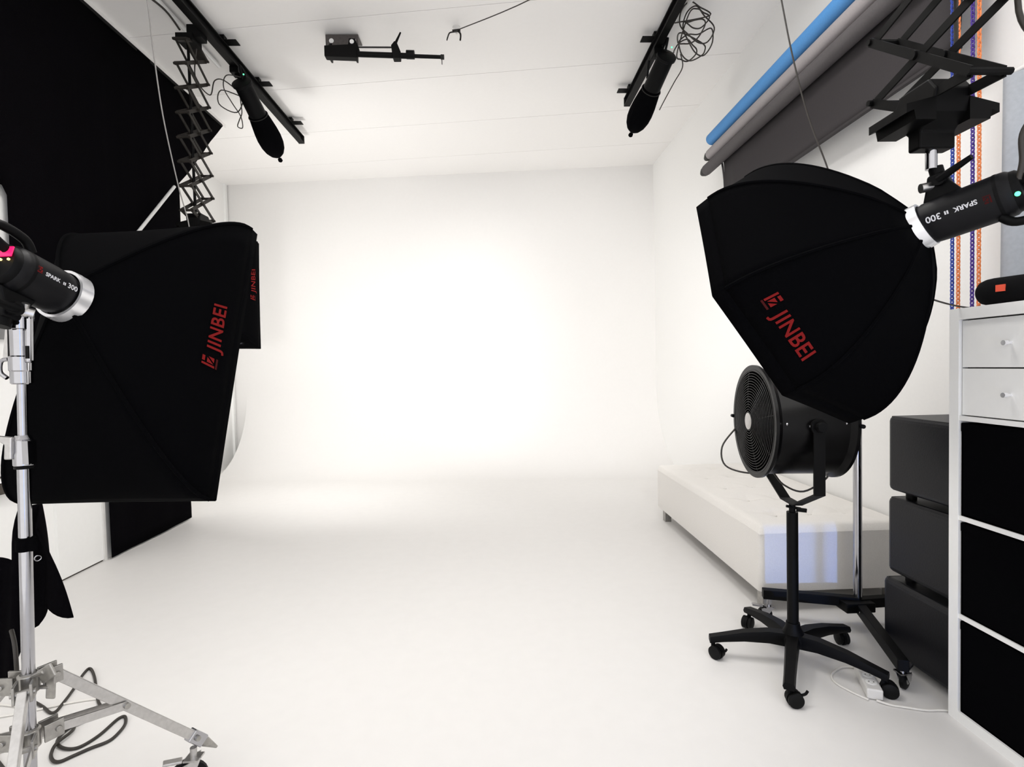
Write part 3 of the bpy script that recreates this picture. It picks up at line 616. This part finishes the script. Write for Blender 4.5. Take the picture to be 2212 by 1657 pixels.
obj('pivot_eye', MB().cyl((-1.008, 4.125, 3.775), (-1.008, 4.13, 3.775), 0.016, n=16), M['white'], bm_, smooth=40)
obj('arm_sleeve', MB().prism([(-1.215, 4.12, 3.745), (-0.975, 4.12, 3.755), (-0.975, 4.12, 3.655), (-1.215, 4.12, 3.665)], (0, 0.06, 0)), M['black_met'], bm_, bevel=0.006)
obj('outer_tube', MB().cyl((-1.0, 4.15, 3.695), (-0.60, 4.15, 3.680), 0.020, n=18), M['black_met'], bm_, smooth=40)
obj('inner_tube', MB().cyl((-0.62, 4.15, 3.681), (-0.325, 4.15, 3.670), 0.0135, n=18), M['black_met'], bm_, smooth=40)
obj('tension_rod', MB().cyl((-0.98, 4.14, 3.740), (-0.715, 4.14, 3.738), 0.006, n=8), M['cap'], bm_, smooth=40)
obj('clamp', MB().prism([(-0.715, 4.12, 3.745), (-0.69, 4.12, 3.775), (-0.675, 4.12, 3.775), (-0.645, 4.12, 3.70), (-0.65, 4.12, 3.650), (-0.705, 4.12, 3.650)], (0, 0.06, 0)), M['black_met'], bm_, bevel=0.004)
obj('clamp_lever', MB().cyl((-0.690, 4.15, 3.765), (-0.645, 4.15, 3.855), 0.011, 0.006, 10), M['black_met'], bm_, smooth=40)
obj('stop_collar', MB().cyl((-0.605, 4.15, 3.690), (-0.545, 4.15, 3.688), 0.031, n=18), M['black_met'], bm_, smooth=40)
obj('end_cap', MB().cyl((-0.345, 4.15, 3.671), (-0.320, 4.15, 3.670), 0.018, n=16).cyl((-0.337, 4.15, 3.665), (-0.337, 4.15, 3.615), 0.003, n=8), M['cap'], bm_, smooth=40)
hk = thing('ceiling_hook', 'small hook holding a thin cord on the white ceiling', 'hook', (-0.214, 4.16, 3.9))
obj('hook_base', MB().lathe((-0.22, 4.16, 3.9), (0, 0, -1), [(0, 0.03), (0.006, 0.03), (0.02, 0.012), (0.05, 0.008)], 16), M['offwhite'], hk, smooth=40)
obj('hook_clip', MB().bar((-0.25, 4.12, 3.845), (-0.19, 4.12, 3.853), 0.02, 0.012).tube([(-0.24, 4.12, 3.84), (-0.27, 4.10, 3.82), (-0.285, 4.09, 3.78), (-0.29, 4.08, 3.755)], 0.005, 6).tube([(-0.205, 4.12, 3.845), (-0.19, 4.11, 3.82), (-0.188, 4.10, 3.79), (-0.192, 4.10, 3.765)], 0.007, 6), M['cap'], hk, smooth=40)
cord('thin_cord', 'thin taut cord running from the small ceiling hook', [(-0.20, 4.11, 3.852), (0.318, 3.636, 3.76), (0.95, 3.05, 3.74)], 0.0035, M['wirebrown'], 'cord')
cord('thin_cord', 'thin pale cord hanging in front of the black drape', [(-1.90, 3.05, 3.70), (-1.940, 3.200, 3.456), (-2.010, 3.350, 3.283), (-2.085, 3.550, 2.963), (-2.149, 3.800, 2.607), (-2.158, 3.930, 2.36), (-2.17, 3.94, 2.12)], 0.0042, M['wirepale'], 'cord')
cord('thin_cord', 'thin dark cord hanging in front of the paper rolls', [(1.54, 2.90, 3.62), (1.609, 2.900, 3.254), (1.668, 2.900, 2.958), (1.752, 2.900, 2.635), (1.867, 2.900, 2.333), (1.95, 2.9, 2.05)], 0.0042, M['wirebrown'], 'cord')
# cables on the rails
cord('rail_cable', 'black cable arching into the top of the long scissor arm', [(-2.26, 3.45, 3.84), (-2.23, 3.62, 3.80), (-2.185, 3.80, 3.79), (-2.165, 3.93, 3.74)], 0.007, M['cable'])
cord('rail_cable', 'black cable looping from the scissor arm to the bagged strobe', [(-2.12, 4.06, 3.70), (-2.16, 4.10, 3.50), (-2.12, 4.22, 3.43), (-2.12, 4.30, 3.58), (-2.06, 4.34, 3.60), (-2.0, 4.50, 3.56), (-2.12, 4.40, 3.56), (-2.15, 4.42, 3.46), (-2.06, 4.52, 3.44), (-2.0, 4.52, 3.56), (-1.98, 4.42, 3.66)], 0.0045, M['cable'])
cord('rail_cable', 'thin cable dangling in a loop beside the bagged strobe', [(-1.96, 4.40, 3.66), (-2.06, 4.37, 3.66), (-2.10, 4.40, 3.58), (-2.06, 4.45, 3.48), (-2.02, 4.50, 3.40), (-2.03, 4.55, 3.33), (-2.07, 4.55, 3.34), (-2.04, 4.52, 3.38), (-2.00, 4.48, 3.42), (-1.99, 4.44, 3.52), (-1.97, 4.42, 3.60)], 0.004, M['wirebrown'])
loops = []
for k, (cx, cz, rx, rz, tl, dy) in enumerate([(1.52, 3.74, 0.11, 0.15, 0.5, 0.0), (1.54, 3.70, 0.10, 0.17, 0.2, 0.03), (1.50, 3.60, 0.10, 0.09, -0.3, 0.05), (1.47, 3.66, 0.12, 0.06, 0.8, -0.03), (1.53, 3.78, 0.09, 0.06, 0.3, 0.02), (1.46, 3.58, 0.08, 0.07, 0.1, 0.06)]):
    for j in range(9):
        a = 2 * PI * j / 9 + k * 0.7; x, z = rx * math.cos(a), rz * math.sin(a)
        loops.append((cx + x * math.cos(tl) - z * math.sin(tl), 3.86 + dy + 0.02 * math.sin(3 * a), min(3.88, cz + x * math.sin(tl) + z * math.cos(tl))))
cord('coiled_cable', 'bundle of loosely coiled black cables hanging from the ceiling rail', [(1.36, 3.86, 3.74)] + loops + [(1.40, 4.02, 3.62), (1.39, 4.14, 3.70)], 0.0048, M['cable'])
cord('rail_cable', 'thin cable hanging along the bagged strobe below the coil', [(1.45, 4.0, 3.60), (1.50, 4.1, 3.56), (1.47, 4.2, 3.50), (1.43, 4.32, 3.42), (1.40, 4.36, 3.36)], 0.0042, M['cable'])

# ================================================================== paper rolls on the right wall
def roll_(label, x, z, r, m, y0, y1, cap=True):
    t = thing('paper_roll', label, 'paper roll', (x, (y0 + y1) / 2, z))
    obj('paper', MB().lathe((x, y0, z), (0, 1, 0), [(0, r * 0.6), (0, r), (y1 - y0, r), (y1 - y0, r * 0.6)], 32), m, t, smooth=40)
    if cap:
        obj('end_plug', MB().lathe((x, y1 - 0.005, z), (0, 1, 0), [(0, r * 0.9), (0.045, r * 0.9), (0.10, r * 0.5)], 14), M['cap'], t, smooth=30)
    obj('end_plug', MB().lathe((x, y0 + 0.005, z), (0, -1, 0), [(0, r * 0.7), (0.03, r * 0.72), (0.06, r * 0.42)], 14), M['cap'], t, smooth=30)
    return t
roll_('blue background paper roll mounted along the right wall', 1.93, 3.222, 0.050, M['blue_paper'], 2.12, 4.60, cap=False)
roll_('light grey background paper roll below the blue roll', 1.945, 3.118, 0.046, M['grey_paper'], 2.10, 4.66)
r3 = roll_('dark grey background paper roll with a hanging sheet', 1.95, 3.020, 0.047, M['mid_paper'], 2.10, 4.76)
def sheet(u, v):
    y = 2.22 + (4.52 - 2.22) * u; z = 3.02 - 0.415 * v
    return Vector((1.996 + 0.012 * math.sin(PI * v * 1.1), y, z))
obj('hanging_sheet', MB().grid(sheet, 12, 8), M['dark_paper'], r3, smooth=60, thick=0.003)
obj('sheet_batten', MB().bbox((1.985, 2.22, 2.598), (2.008, 4.52, 2.612)), M['dark_paper'], r3)
obj('trailing_edge', MB().grid(lambda u, v: Vector((1.99 + 0.02 * math.sin(v * 3), 4.52 + 0.03 * u, 3.0 - 0.40 * v)), 2, 8), M['dark_paper'], r3, smooth=60, thick=0.003)
for y, lb in ((2.05, 'white wall bracket holding the near ends of the paper rolls'), (4.40, 'white wall bracket behind the far ends of the paper rolls')):
    t = thing('roll_bracket', lb, 'bracket', (XR, y, 3.1))
    obj('wall_plate', MB().bbox((XR - 0.012, y - 0.03, 2.92), (XR, y + 0.03, 3.32)), M['white'], t)
    for z in (3.222, 3.118, 3.02): obj('bracket_hook', MB().bbox((2.01, y - 0.008, z - 0.02), (XR - 0.012, y + 0.008, z + 0.01)), M['white'], t)
# chains for the rolls
def chain(label, x, y, z0, z1, m, sway):
    mb = MB(); n = int((z0 - z1) / 0.0165)
    for i in range(n):
        z = z0 - i * 0.0165; xx = x + sway * math.sin((z0 - z) * 1.2)
        ax = (1, 0.2, 0) if i % 2 else (0.1, 1, 0)
        c = Vector((xx, y, z)); d = Vector(ax).normalized(); e = Vector((0, 0, 1)).cross(d)
        pts = [c + e * 0.006 * math.cos(a) + Vector((0, 0, 0.0125 * math.sin(a))) for a in [2 * PI * k / 8 for k in range(8)]]
        mb.tube(pts, 0.0028, 5, 1, closed=True)
    o = obj('pull_chain', mb, m, smooth=60); tag(o, label, 'chain')
chain('blue plastic pull chain beside the scissor arm', 1.975, 2.235, 3.20, 0.75, M['ch_blue'], 0.004)
chain('orange plastic pull chain hanging next to the blue chain', 1.975, 2.205, 3.12, 0.75, M['ch_orange'], 0.004)
chain('violet plastic pull chain hanging behind the strobe head', 1.985, 2.150, 3.12, 0.75, M['ch_violet'], 0.004)
chain('orange plastic pull chain hanging next to the violet chain', 1.985, 2.120, 3.02, 1.0, M['ch_orange'], 0.004)
cur = thing('curtain', 'blue-grey curtain hanging on the right wall behind the strobe', 'curtain', (2.11, 1.8, 0.0))
obj('curtain_cloth', MB().grid(lambda u, v: Vector((2.105 + 0.022 * math.sin(u * 30), 1.15 + (0.965 + 0.02 * v) * u, 2.42 - 2.38 * v)), 60, 8), M['curtain'], cur, smooth=70, thick=0.004)
obj('curtain_rod', MB().cyl((2.11, 1.10, 2.43), (2.11, 2.135, 2.43), 0.010, n=12), M['white'], cur, smooth=40)
cord('power_cable', 'black cable curving down to the upside-down strobe head', [(1.36, 1.20, 3.0), (1.30, 1.25, 2.45), (1.285, 1.27, 2.16), (1.315, 1.255, 2.05), (1.355, 1.25, 1.985), (1.33, 1.26, 1.90), (1.305, 1.275, 1.84), (1.305, 1.275, 1.775), (1.30, 1.28, 1.73)], 0.0065, M['cable'])
cord('support_cord', 'black cord hanging inside the near scissor arm', [(1.28, 1.44, 3.0), (1.283, 1.44, 2.3), (1.285, 1.44, 1.99)], 0.0055, M['cable'], 'cord')
cord('thin_cord', 'thin dark cord from the octagonal softbox to the shelf top', [(1.30, 1.62, 1.515), (1.48, 1.74, 1.49), (1.66, 1.815, 1.470), (1.75, 1.80, 1.4695)], 0.0030, M['cable'], 'cord')

# ================================================================== wind machine
FX, FY, FZ = 1.255, 2.205, 1.045
fa = math.radians(6.0); ax = Vector((-math.cos(fa), math.sin(fa), 0.0)); sd = Vector((math.sin(fa), math.cos(fa), 0))
fc = Vector((FX - 0.005, FY, FZ)); hl, fr = 0.155, 0.222
fan = thing('wind_machine', 'black drum wind machine on a wheeled star base beside the daybed', 'fan', (FX, FY, 0))
obj('drum', MB().lathe(fc - ax * hl, ax, [(0, fr + 0.016), (0.012, fr + 0.016), (0.03, fr), (2 * hl - 0.03, fr), (2 * hl - 0.012, fr + 0.016), (2 * hl, fr + 0.016), (2 * hl, fr - 0.006), (0.02, fr - 0.006)], 64, False), M['black_gloss'], fan, smooth=35)
obj('rear_plate', MB().cyl(fc - ax * (hl - 0.02), fc - ax * (hl - 0.03), fr - 0.004, n=48), M['black_pl'], fan, smooth=40)
obj('motor', MB().cyl(fc - ax * 0.06, fc + ax * 0.06, 0.06, n=28), M['black_pl'], fan, smooth=40)
x_ = ax.orthogonal().normalized(); y_ = ax.cross(x_)
for k in range(6):
    a = 2 * PI * k / 6; e = x_ * math.cos(a) + y_ * math.sin(a); f_ = ax.cross(e)
    obj('blade', MB().add([fc + e * 0.05 - f_ * 0.02, fc + e * 0.205 - f_ * 0.05 - ax * 0.02, fc + e * 0.205 + f_ * 0.05 + ax * 0.02, fc + e * 0.05 + f_ * 0.03 + ax * 0.01], [(0, 1, 2, 3)]), M['black_pl'], fan, thick=0.004)
gf = fc + ax * (hl - 0.004)
gr = obj('grille_rim', MB().torus(gf, ax, fr - 0.004, 0.0055, 64, 8), M['black_gloss'], fan, smooth=60)
for k in range(17):
    r = 0.040 + k * 0.0108; dome = 0.022 * (1 - (r / fr) ** 2)
    obj('grille_ring', MB().torus(gf + ax * dome, ax, r, 0.0022, 56, 6), M['black_gloss'], gr, smooth=60)
for k in range(8):
    a = 2 * PI * k / 8 + 0.2; e = x_ * math.cos(a) + y_ * math.sin(a)
    obj('grille_spoke', MB().tube([gf + e * r + ax * (0.018 * (1 - (r / fr) ** 2)) for r in (0.03, 0.09, 0.15, 0.218)], 0.0025, 6, 3), M['black_gloss'], gr, smooth=60)
obj('hub_badge', MB().lathe(gf + ax * 0.020, ax, [(0, 0.036), (0.004, 0.036), (0.006, 0.030)], 28), M['alu'], fan, smooth=40, label='shiny round hub badge')
for e, yy in ((-1, hl - 0.045), (1, hl - 0.045)):
    for k in (-1, 1):
        obj('rivet', MB().sphere(fc + ax * (yy * e) - sd * (fr + 0.001) + Vector((0, 0, 0.01)), 0.0055, 10, 6), M['chrome'], fan) if k > 0 else None
obj('rim_knob', MB().cyl(fc + ax * hl + sd * (fr + 0.014), fc + ax * hl + sd * (fr + 0.034), 0.008, n=10), M['black_pl'], fan, smooth=40)
obj('rim_knob', MB().cyl(fc - ax * hl - sd * (fr + 0.010), fc - ax * hl - sd * (fr + 0.030), 0.008, n=10), M['black_pl'], fan, smooth=40)
w = 0.042; yr = fr + 0.018
pth = [fc - sd * yr + Vector((0, 0, 0.005)), fc - sd * yr + Vector((0, 0, -0.26)), fc - sd * 0.055 + Vector((0, 0, -0.345)), fc + sd * 0.055 + Vector((0, 0, -0.345)), fc + sd * yr + Vector((0, 0, -0.26)), fc + sd * yr + Vector((0, 0, 0.005))]
for a, b in zip(pth, pth[1:]):
    ex = (b - a).normalized() * 0.003
    obj('yoke_bar', MB().bar(a - ex, b + ex, w, 0.007, upv=(b - a).cross(ax)), M['black_met'], fan)
for e in (-1, 1):
    obj('yoke_knob', MB().lathe(fc + sd * e * (yr + 0.004), sd * e, [(0, 0.017), (0.012, 0.021), (0.026, 0.017)], 14), M['black_pl'], fan, smooth=40)
    obj('yoke_washer', MB().cyl(fc + sd * e * (yr - 0.008), fc + sd * e * (yr + 0.004), 0.030, n=18), M['black_met'], fan, smooth=40)
obj('drum_rivet', MB().sphere(fc + ax * 0.025 - sd * (fr + 0.004), 0.006, 10, 6), M['chrome'], fan)
zb0 = FZ - 0.345
obj('swivel', MB().cyl((FX, FY, zb0 - 0.012), (FX, FY, 0.655), 0.013, n=16).cyl((FX - 0.028, FY - 0.005, 0.682), (FX + 0.03, FY - 0.01, 0.670), 0.006, n=8).bar((FX + 0.012, FY - 0.012, 0.668), (FX + 0.05, FY - 0.02, 0.664), 0.010, 0.016), M['black_met'], fan, smooth=40)
obj('stand_column', MB().cyl((FX, FY, 0.11), (FX, FY, 0.655), 0.0225, n=28), M['black_met'], fan, smooth=40)
obj('star_hub', MB().lathe((FX, FY, 0.085), (0, 0, 1), [(0, 0.050), (0.03, 0.052), (0.055, 0.040), (0.075, 0.030), (0.095, 0.027)], 28), M['black_pl'], fan, smooth=40)
for k, a in enumerate((21, 96, 166, 238, 312)):
    a = math.radians(a); d = Vector((math.cos(a), math.sin(a), 0)); s = Vector((-d.y, d.x, 0)); RR = 0.335
    prof = [(0.03, 0.135, 0.080, 0.030), (0.10, 0.138, 0.088, 0.027), (0.20, 0.125, 0.086, 0.024), (0.28, 0.106, 0.076, 0.022), (RR + 0.005, 0.092, 0.066, 0.022)]
    mb = MB(); vs = []
    for t_, zt, zl, w_ in prof:
        c = Vector((FX, FY, 0)) + d * t_
        vs += [c + s * w_ * 0.75 + Vector((0, 0, zt)), c + s * w_ + Vector((0, 0, zt * 0.45 + zl * 0.55)), c + s * w_ * 0.8 + Vector((0, 0, zl)), c - s * w_ * 0.8 + Vector((0, 0, zl)), c - s * w_ + Vector((0, 0, zt * 0.45 + zl * 0.55)), c - s * w_ * 0.75 + Vector((0, 0, zt))]
    fs = [tuple(range(5, -1, -1)), tuple(range(24, 30))]
    for i in range(4):
        for j in range(6): fs.append((i * 6 + j, i * 6 + (j + 1) % 6, (i + 1) * 6 + (j + 1) % 6, (i + 1) * 6 + j))
    mb.add(vs, fs); obj('star_leg', mb, M['black_pl'], fan, smooth=50)
    cpt = Vector((FX, FY, 0)) + d * (RR - 0.01); wa = a + (1.2, 2.2, 2.4, 2.0, 0.4)[k]; wd = Vector((math.cos(wa), math.sin(wa), 0)); ws = Vector((-wd.y, wd.x, 0))
    c = cpt + wd * 0.018 + Vector((0, 0, 0.0285))
    for e in (-1, 1):
        obj('caster_wheel', MB().lathe(c + ws * e * 0.006, ws * e, [(0, 0.026), (0.003, 0.0285), (0.015, 0.0285), (0.019, 0.020)], 20), M['wheel'], fan, smooth=40)
    obj('caster_hood', MB().lathe(c - ws * 0.006, ws, [(0, 0.031), (0.012, 0.031)], 18).cyl(cpt + Vector((0, 0, 0.05)), cpt + Vector((0, 0, 0.072)), 0.009, n=10), M['black_pl'], fan, smooth=40)
    if k in (0, 2, 3): obj('caster_brake', MB().tube([c + wd * 0.024 + Vector((0, 0, 0.012)), c + wd * 0.040 + Vector((0, 0, 0.018)), c + wd * 0.048 + Vector((0, 0, 0.030))], 0.005, 6), M['black_pl'], fan, smooth=50)
cord('fan_cable', 'thin dark cable drooping below the wind machine', [fc + ax * 0.13 + Vector((0, 0.225, -0.06)), fc + ax * 0.20 + Vector((0, 0.20, -0.14)), fc + ax * 0.19 + Vector((0, 0.19, -0.225)), fc + ax * 0.10 + Vector((0, 0.16, -0.255)), fc + ax * 0.02 + Vector((0, 0.14, -0.235)), fc - ax * 0.01 + Vector((0, 0.08, -0.29)), fc - ax * 0.08 + Vector((0, 0.05, -0.315)), fc - ax * 0.17 + Vector((0, 0.04, -0.255)), fc - ax * 0.18 + Vector((0, 0.06, -0.22))], 0.004, M['cable'])

# ================================================================== chrome column on a black rolling base
BX, BY = 1.735, 2.485
cs = thing('rolling_stand', 'chrome column on a black wheeled base behind the wind machine', 'light stand', (BX, BY, 0))
obj('column', MB().cyl((BX, BY, 0.10), (BX, BY, 1.26), 0.019, n=28), M['chrome'], cs, smooth=40)
obj('column_cap', MB().cyl((BX, BY, 1.26), (BX, BY, 1.29), 0.022, n=20), M['black_pl'], cs, smooth=40)
obj('base_plate', MB().box((BX - 0.02, BY - 0.005, 0.115), (0.14, 0.10, 0.045)), M['black_met'], cs, bevel=0.004)
for (ex, ey, z0, z1) in ((1.325, 2.60, 0.125, 0.132), (1.560, 1.975, 0.110, 0.105), (2.06, 2.50, 0.12, 0.12)):
    obj('base_leg', MB().bar((BX, BY, z0), (ex, ey, z1), 0.040, 0.046), M['black_met'], cs, bevel=0.003)
for k in range(3): obj('leg_bolt', MB().sphere((BX - 0.045 - 0.015 * k, BY - 0.085 - 0.05 * k, 0.112), 0.007, 8, 6), M['chrome'], cs)
caster(cs, (1.350, 2.585, 0), 2.9, 0.034, 'chrome'); caster(cs, (1.568, 1.990, 0), 0.6, 0.034, 'chrome'); caster(cs, (2.03, 2.50, 0), 0.0, 0.034, 'chrome', False)

# ================================================================== daybed
db = thing('daybed', 'long cream upholstered daybed with a tufted top against the right wall', 'daybed', (1.74, 3.5, 0))
X0, X1, Y0, Y1, Z0, Z1 = 1.345, 2.135, 2.665, 4.395, 0.105, 0.452
btn = [(X0 + 0.20 + 0.195 * i, Y0 + 0.22 + 0.32 * j + (0.0 if i % 2 else 0.0)) for i in range(3) for j in range(5)]
def edge(t, r): return max(0.0, 1 - t / r)
def topz(x, y):
    e = min(x - X0, X1 - x, y - Y0, Y1 - y); r = 0.045
    z = Z1 - (r - math.sqrt(max(0, r * r - max(0, r - e) ** 2)))
    z += 0.010 * math.sin(PI * (x - X0) / (X1 - X0)) * math.sin(PI * (y - Y0) / (Y1 - Y0))
    for bx, by in btn:
        d = math.hypot(x - bx, y - by); z -= 0.020 * math.exp(-(d / 0.045) ** 2)
        if d < 0.2:
            an = math.atan2(y - by, x - bx); z -= 0.006 * math.exp(-(d / 0.11) ** 2) * max(0, math.cos(an * 4 + bx * 9)) ** 3
    return z
NX, NY = 64, 128
mb = MB().grid(lambda u, v: Vector((X0 + (X1 - X0) * u, Y0 + (Y1 - Y0) * v, topz(X0 + (X1 - X0) * u, Y0 + (Y1 - Y0) * v))), NX, NY)
obj('tufted_top', mb, M['fabric'], db, smooth=60)
mb = MB()
def rib(t): return 0.0015 * math.sin(t * 70)
per = []
rc = 0.03
for (cx, cy, a0) in ((X1 - rc, Y1 - rc, 0), (X0 + rc, Y1 - rc, 90), (X0 + rc, Y0 + rc, 180), (X1 - rc, Y0 + rc, 270)):
    for k in range(7):
        a = math.radians(a0 + 15 * k); per.append((cx + rc * math.cos(a), cy + rc * math.sin(a)))
n = len(per); zs = [Z0, Z0 + 0.012, Z0 + 0.15, Z1 - 0.06, Z1 - 0.042]; vs = []; fs = []
for i, z in enumerate(zs):
    f = 0.994 if i == 0 else 1.0
    for x, y in per: vs.append(((x - 1.74) * f + 1.74, (y - 3.53) * f + 3.53, z))
for i in range(len(zs) - 1):
    for k in range(n): fs.append((i * n + k, i * n + (k + 1) % n, (i + 1) * n + (k + 1) % n, (i + 1) * n + k))
fs.append(tuple(range(n - 1, -1, -1))); mb.add(vs, fs)
obj('side_upholstery', mb, M['fabric'], db, smooth=40)
for bx, by in btn: obj('button', MB().sphere((bx, by, topz(bx, by) + 0.002), 0.011, 10, 6, (1, 1, 0.45)), M['fabric'], db, smooth=60)
for x in (X0 + 0.055, X1 - 0.055):
    for y in (Y0 + 0.06, Y1 - 0.09): obj('leg', MB().box((x, y, Z0 / 2), (0.05, 0.06, Z0)), M['steel'], db, bevel=0.002)

# ================================================================== pouffe stack
def pouffe(label, z0, z1, x0, y0, y1, x1):
    t = thing('pouffe', label, 'pouffe', ((x0 + x1) / 2, (y0 + y1) / 2, z0))
    obj('cushion', MB().bbox((x0, y0, z0 + 0.028), (x1, y1, z1)), M['leather'], t, bevel=0.022)
    mb = MB(); i = 0.014
    mb.tube([(x0 + i, y0 + i, z1 - 0.004), (x1 - i, y0 + i, z1 - 0.004), (x1 - i, y1 - i, z1 - 0.004), (x0 + i, y1 - i, z1 - 0.004)], 0.004, 6, 1, closed=True)
    obj('piping', mb, M['leather'], t, smooth=60)
    for x in (x0 + 0.06, x1 - 0.06):
        for y in (y0 + 0.06, y1 - 0.06): obj('foot', MB().cyl((x, y, z0), (x, y, z0 + 0.032), 0.020, n=14), M['black_pl'], t, smooth=40)
pouffe('black leatherette pouffe on top of the stack beside the shelf', 0.700, 1.050, 1.70, 1.852, 2.245, 2.07)
pouffe('black leatherette pouffe in the middle of the stack beside the shelf', 0.345, 0.700, 1.70, 1.852, 2.248, 2.07)
pouffe('black leatherette pouffe standing on the floor under the stack', 0.0, 0.345, 1.69, 1.852, 2.262, 2.07)

# ================================================================== shelf unit
SX0, SX1, SY1 = 1.621, 2.011, 1.842; T_, t_, cell = 0.039, 0.016, 0.335; SY0 = SY1 - 2 * T_ - 2 * cell - t_
sh = thing('shelf_unit', 'white open shelf unit with drawers and black boxes', 'shelf', ((SX0 + SX1) / 2, (SY0 + SY1) / 2, 0))
ZT = 2 * T_ + 4 * cell + 3 * t_
for y in (SY1 - T_, SY0): obj('side_panel', MB().bbox((SX0, y, 0), (SX1, y + T_, ZT)), M['white'], sh, bevel=0.001)
for z in (0, ZT - T_): obj('end_board', MB().bbox((SX0, SY0 + T_, z), (SX1, SY1 - T_, z + T_)), M['white'], sh)
obj('divider', MB().bbox((SX0 + 0.002, SY0 + T_ + cell, T_), (SX1, SY0 + T_ + cell + t_, ZT - T_)), M['white'], sh)
for c in range(2):
    ys = SY1 - T_ - cell if c == 0 else SY0 + T_
    for k in range(3): obj('shelf_board', MB().bbox((SX0 + 0.002, ys, T_ + cell + k * (cell + t_)), (SX1, ys + cell, T_ + cell + k * (cell + t_) + t_)), M['white'], sh)
obj('back_board', MB().bbox((SX1 - 0.006, SY0, 0), (SX1, SY1, ZT)), M['white'], sh)
zc = T_ + 3 * (cell + t_); ys = SY1 - T_ - cell
obj('drawer_case', MB().bbox((SX0 + 0.030, ys + 0.003, zc + 0.002), (SX1 - 0.01, ys + cell - 0.003, zc + cell - 0.002)), M['gap'], sh)
for k in range(2):
    d_ = obj('drawer', MB().bbox((SX0 + 0.010, ys + 0.0035, zc + 0.004 + k * 0.1655), (SX0 + 0.030, ys + cell - 0.0035, zc + 0.004 + k * 0.1655 + 0.161)), M['white'], sh, bevel=0.001)
    obj('drawer_knob', MB().lathe((SX0 + 0.010, ys + cell / 2 - 0.01, zc + 0.004 + k * 0.1655 + 0.078), (-1, 0, 0), [(0, 0.005), (0.012, 0.005), (0.014, 0.008), (0.026, 0.008)], 14), M['ring'], d_, smooth=40)
for k, lb in enumerate(('black fabric box in the bottom row of the shelf', 'black fabric box in the second row above the floor', 'black fabric box in the row under the white drawers')):
    z0 = T_ + k * (cell + t_); b = thing('storage_box', lb, 'box', (SX0 + 0.15, ys + cell / 2, z0))
    mb = MB()
    x0, x1, y0, y1, za_, zb_ = SX0 + 0.008, SX1 - 0.02, ys + 0.004, ys + cell - 0.004, z0, z0 + 0.327
    mb.bbox((x0, y0, za_), (x0 + 0.006, y1, zb_)).bbox((x1 - 0.006, y0, za_), (x1, y1, zb_)).bbox((x0, y0, za_), (x1, y0 + 0.006, zb_)).bbox((x0, y1 - 0.006, za_), (x1, y1, zb_)).bbox((x0, y0, za_), (x1, y1, za_ + 0.006))
    obj('box_shell', mb, M['boxfab'], b)
    obj('box_hem', MB().bbox((x0 - 0.002, y0, zb_ - 0.03), (x0, y1, zb_ - 0.002)), M['boxfab'], b)
# portable speaker
s0 = Vector((1.672, 1.783, ZT + 0.047)); s1 = Vector((1.735, 1.585, ZT + 0.047)); dsp = (s1 - s0).normalized(); ls = (s1 - s0).length
spk = thing('portable_speaker', 'black cylindrical portable speaker lying on the shelf', 'speaker', (1.70, 1.68, ZT))
obj('speaker_body', MB().lathe(s0, dsp, [(0, 0.012), (0.004, 0.026), (0.014, 0.038), (0.03, 0.044), (0.05, 0.046), (ls - 0.05, 0.046), (ls - 0.03, 0.044), (ls - 0.014, 0.038), (ls - 0.004, 0.026), (ls, 0.012)], 32), M['speaker'], spk, smooth=50)
nrm = Vector((-dsp.y, dsp.x, 0)); nrm = -nrm if nrm.x > 0 else nrm
bp = s0 + dsp * 0.088 + nrm * 0.0465 + Vector((0, 0, 0.006))
obj('badge', MB().box(bp, (0.026, 0.004, 0.022), Matrix((dsp, nrm, Vector((0, 0, 1)))).transposed()), M['orange'], spk, label='small orange-red badge')
# power strip and its white cable
ps = thing('power_strip', 'white power strip on the floor below the star base', 'power strip', (1.455, 2.03, 0))
pa, pb = Vector((1.492, 2.118, 0.022)), Vector((1.418, 1.935, 0.022)); pd = (pb - pa).normalized(); pn = Vector((-pd.y, pd.x, 0))
obj('strip_body', MB().bar(pa, pb, 0.055, 0.040), M['offwhite'], ps, bevel=0.006)
for k in range(3):
    c = pa + pd * (0.045 + 0.05 * k) + Vector((0, 0, 0.0205)); so = obj('socket', MB().lathe(c - Vector((0, 0, 0.002)), (0, 0, 1), [(0, 0.019), (0.003, 0.019), (0.003, 0.016)], 18), M['white'], ps, smooth=40)
    for e in (-1, 1): obj('socket_hole', MB().cyl(c + pn * e * 0.008, c + pn * e * 0.008 + Vector((0, 0, 0.0015)), 0.0028, n=8), M['brown'], so)
cord('white_cable', 'white cable looping from the power strip across the floor', [(1.495, 2.126, .008), (1.470, 2.150, .005), (1.418, 2.145, .005), (1.357, 2.101, .005), (1.338, 2.048, .005), (1.361, 1.985, .005), (1.392, 1.935, .005)], 0.0042, M['wcable'])
cord('white_cable', 'white cable running from the power strip under the shelf', [(1.415, 1.925, .008), (1.450, 1.900, .005), (1.486, 1.886, .005), (1.553, 1.862, .005), (1.612, 1.858, .005), (1.66, 1.846, .005)], 0.0042, M['wcable'])
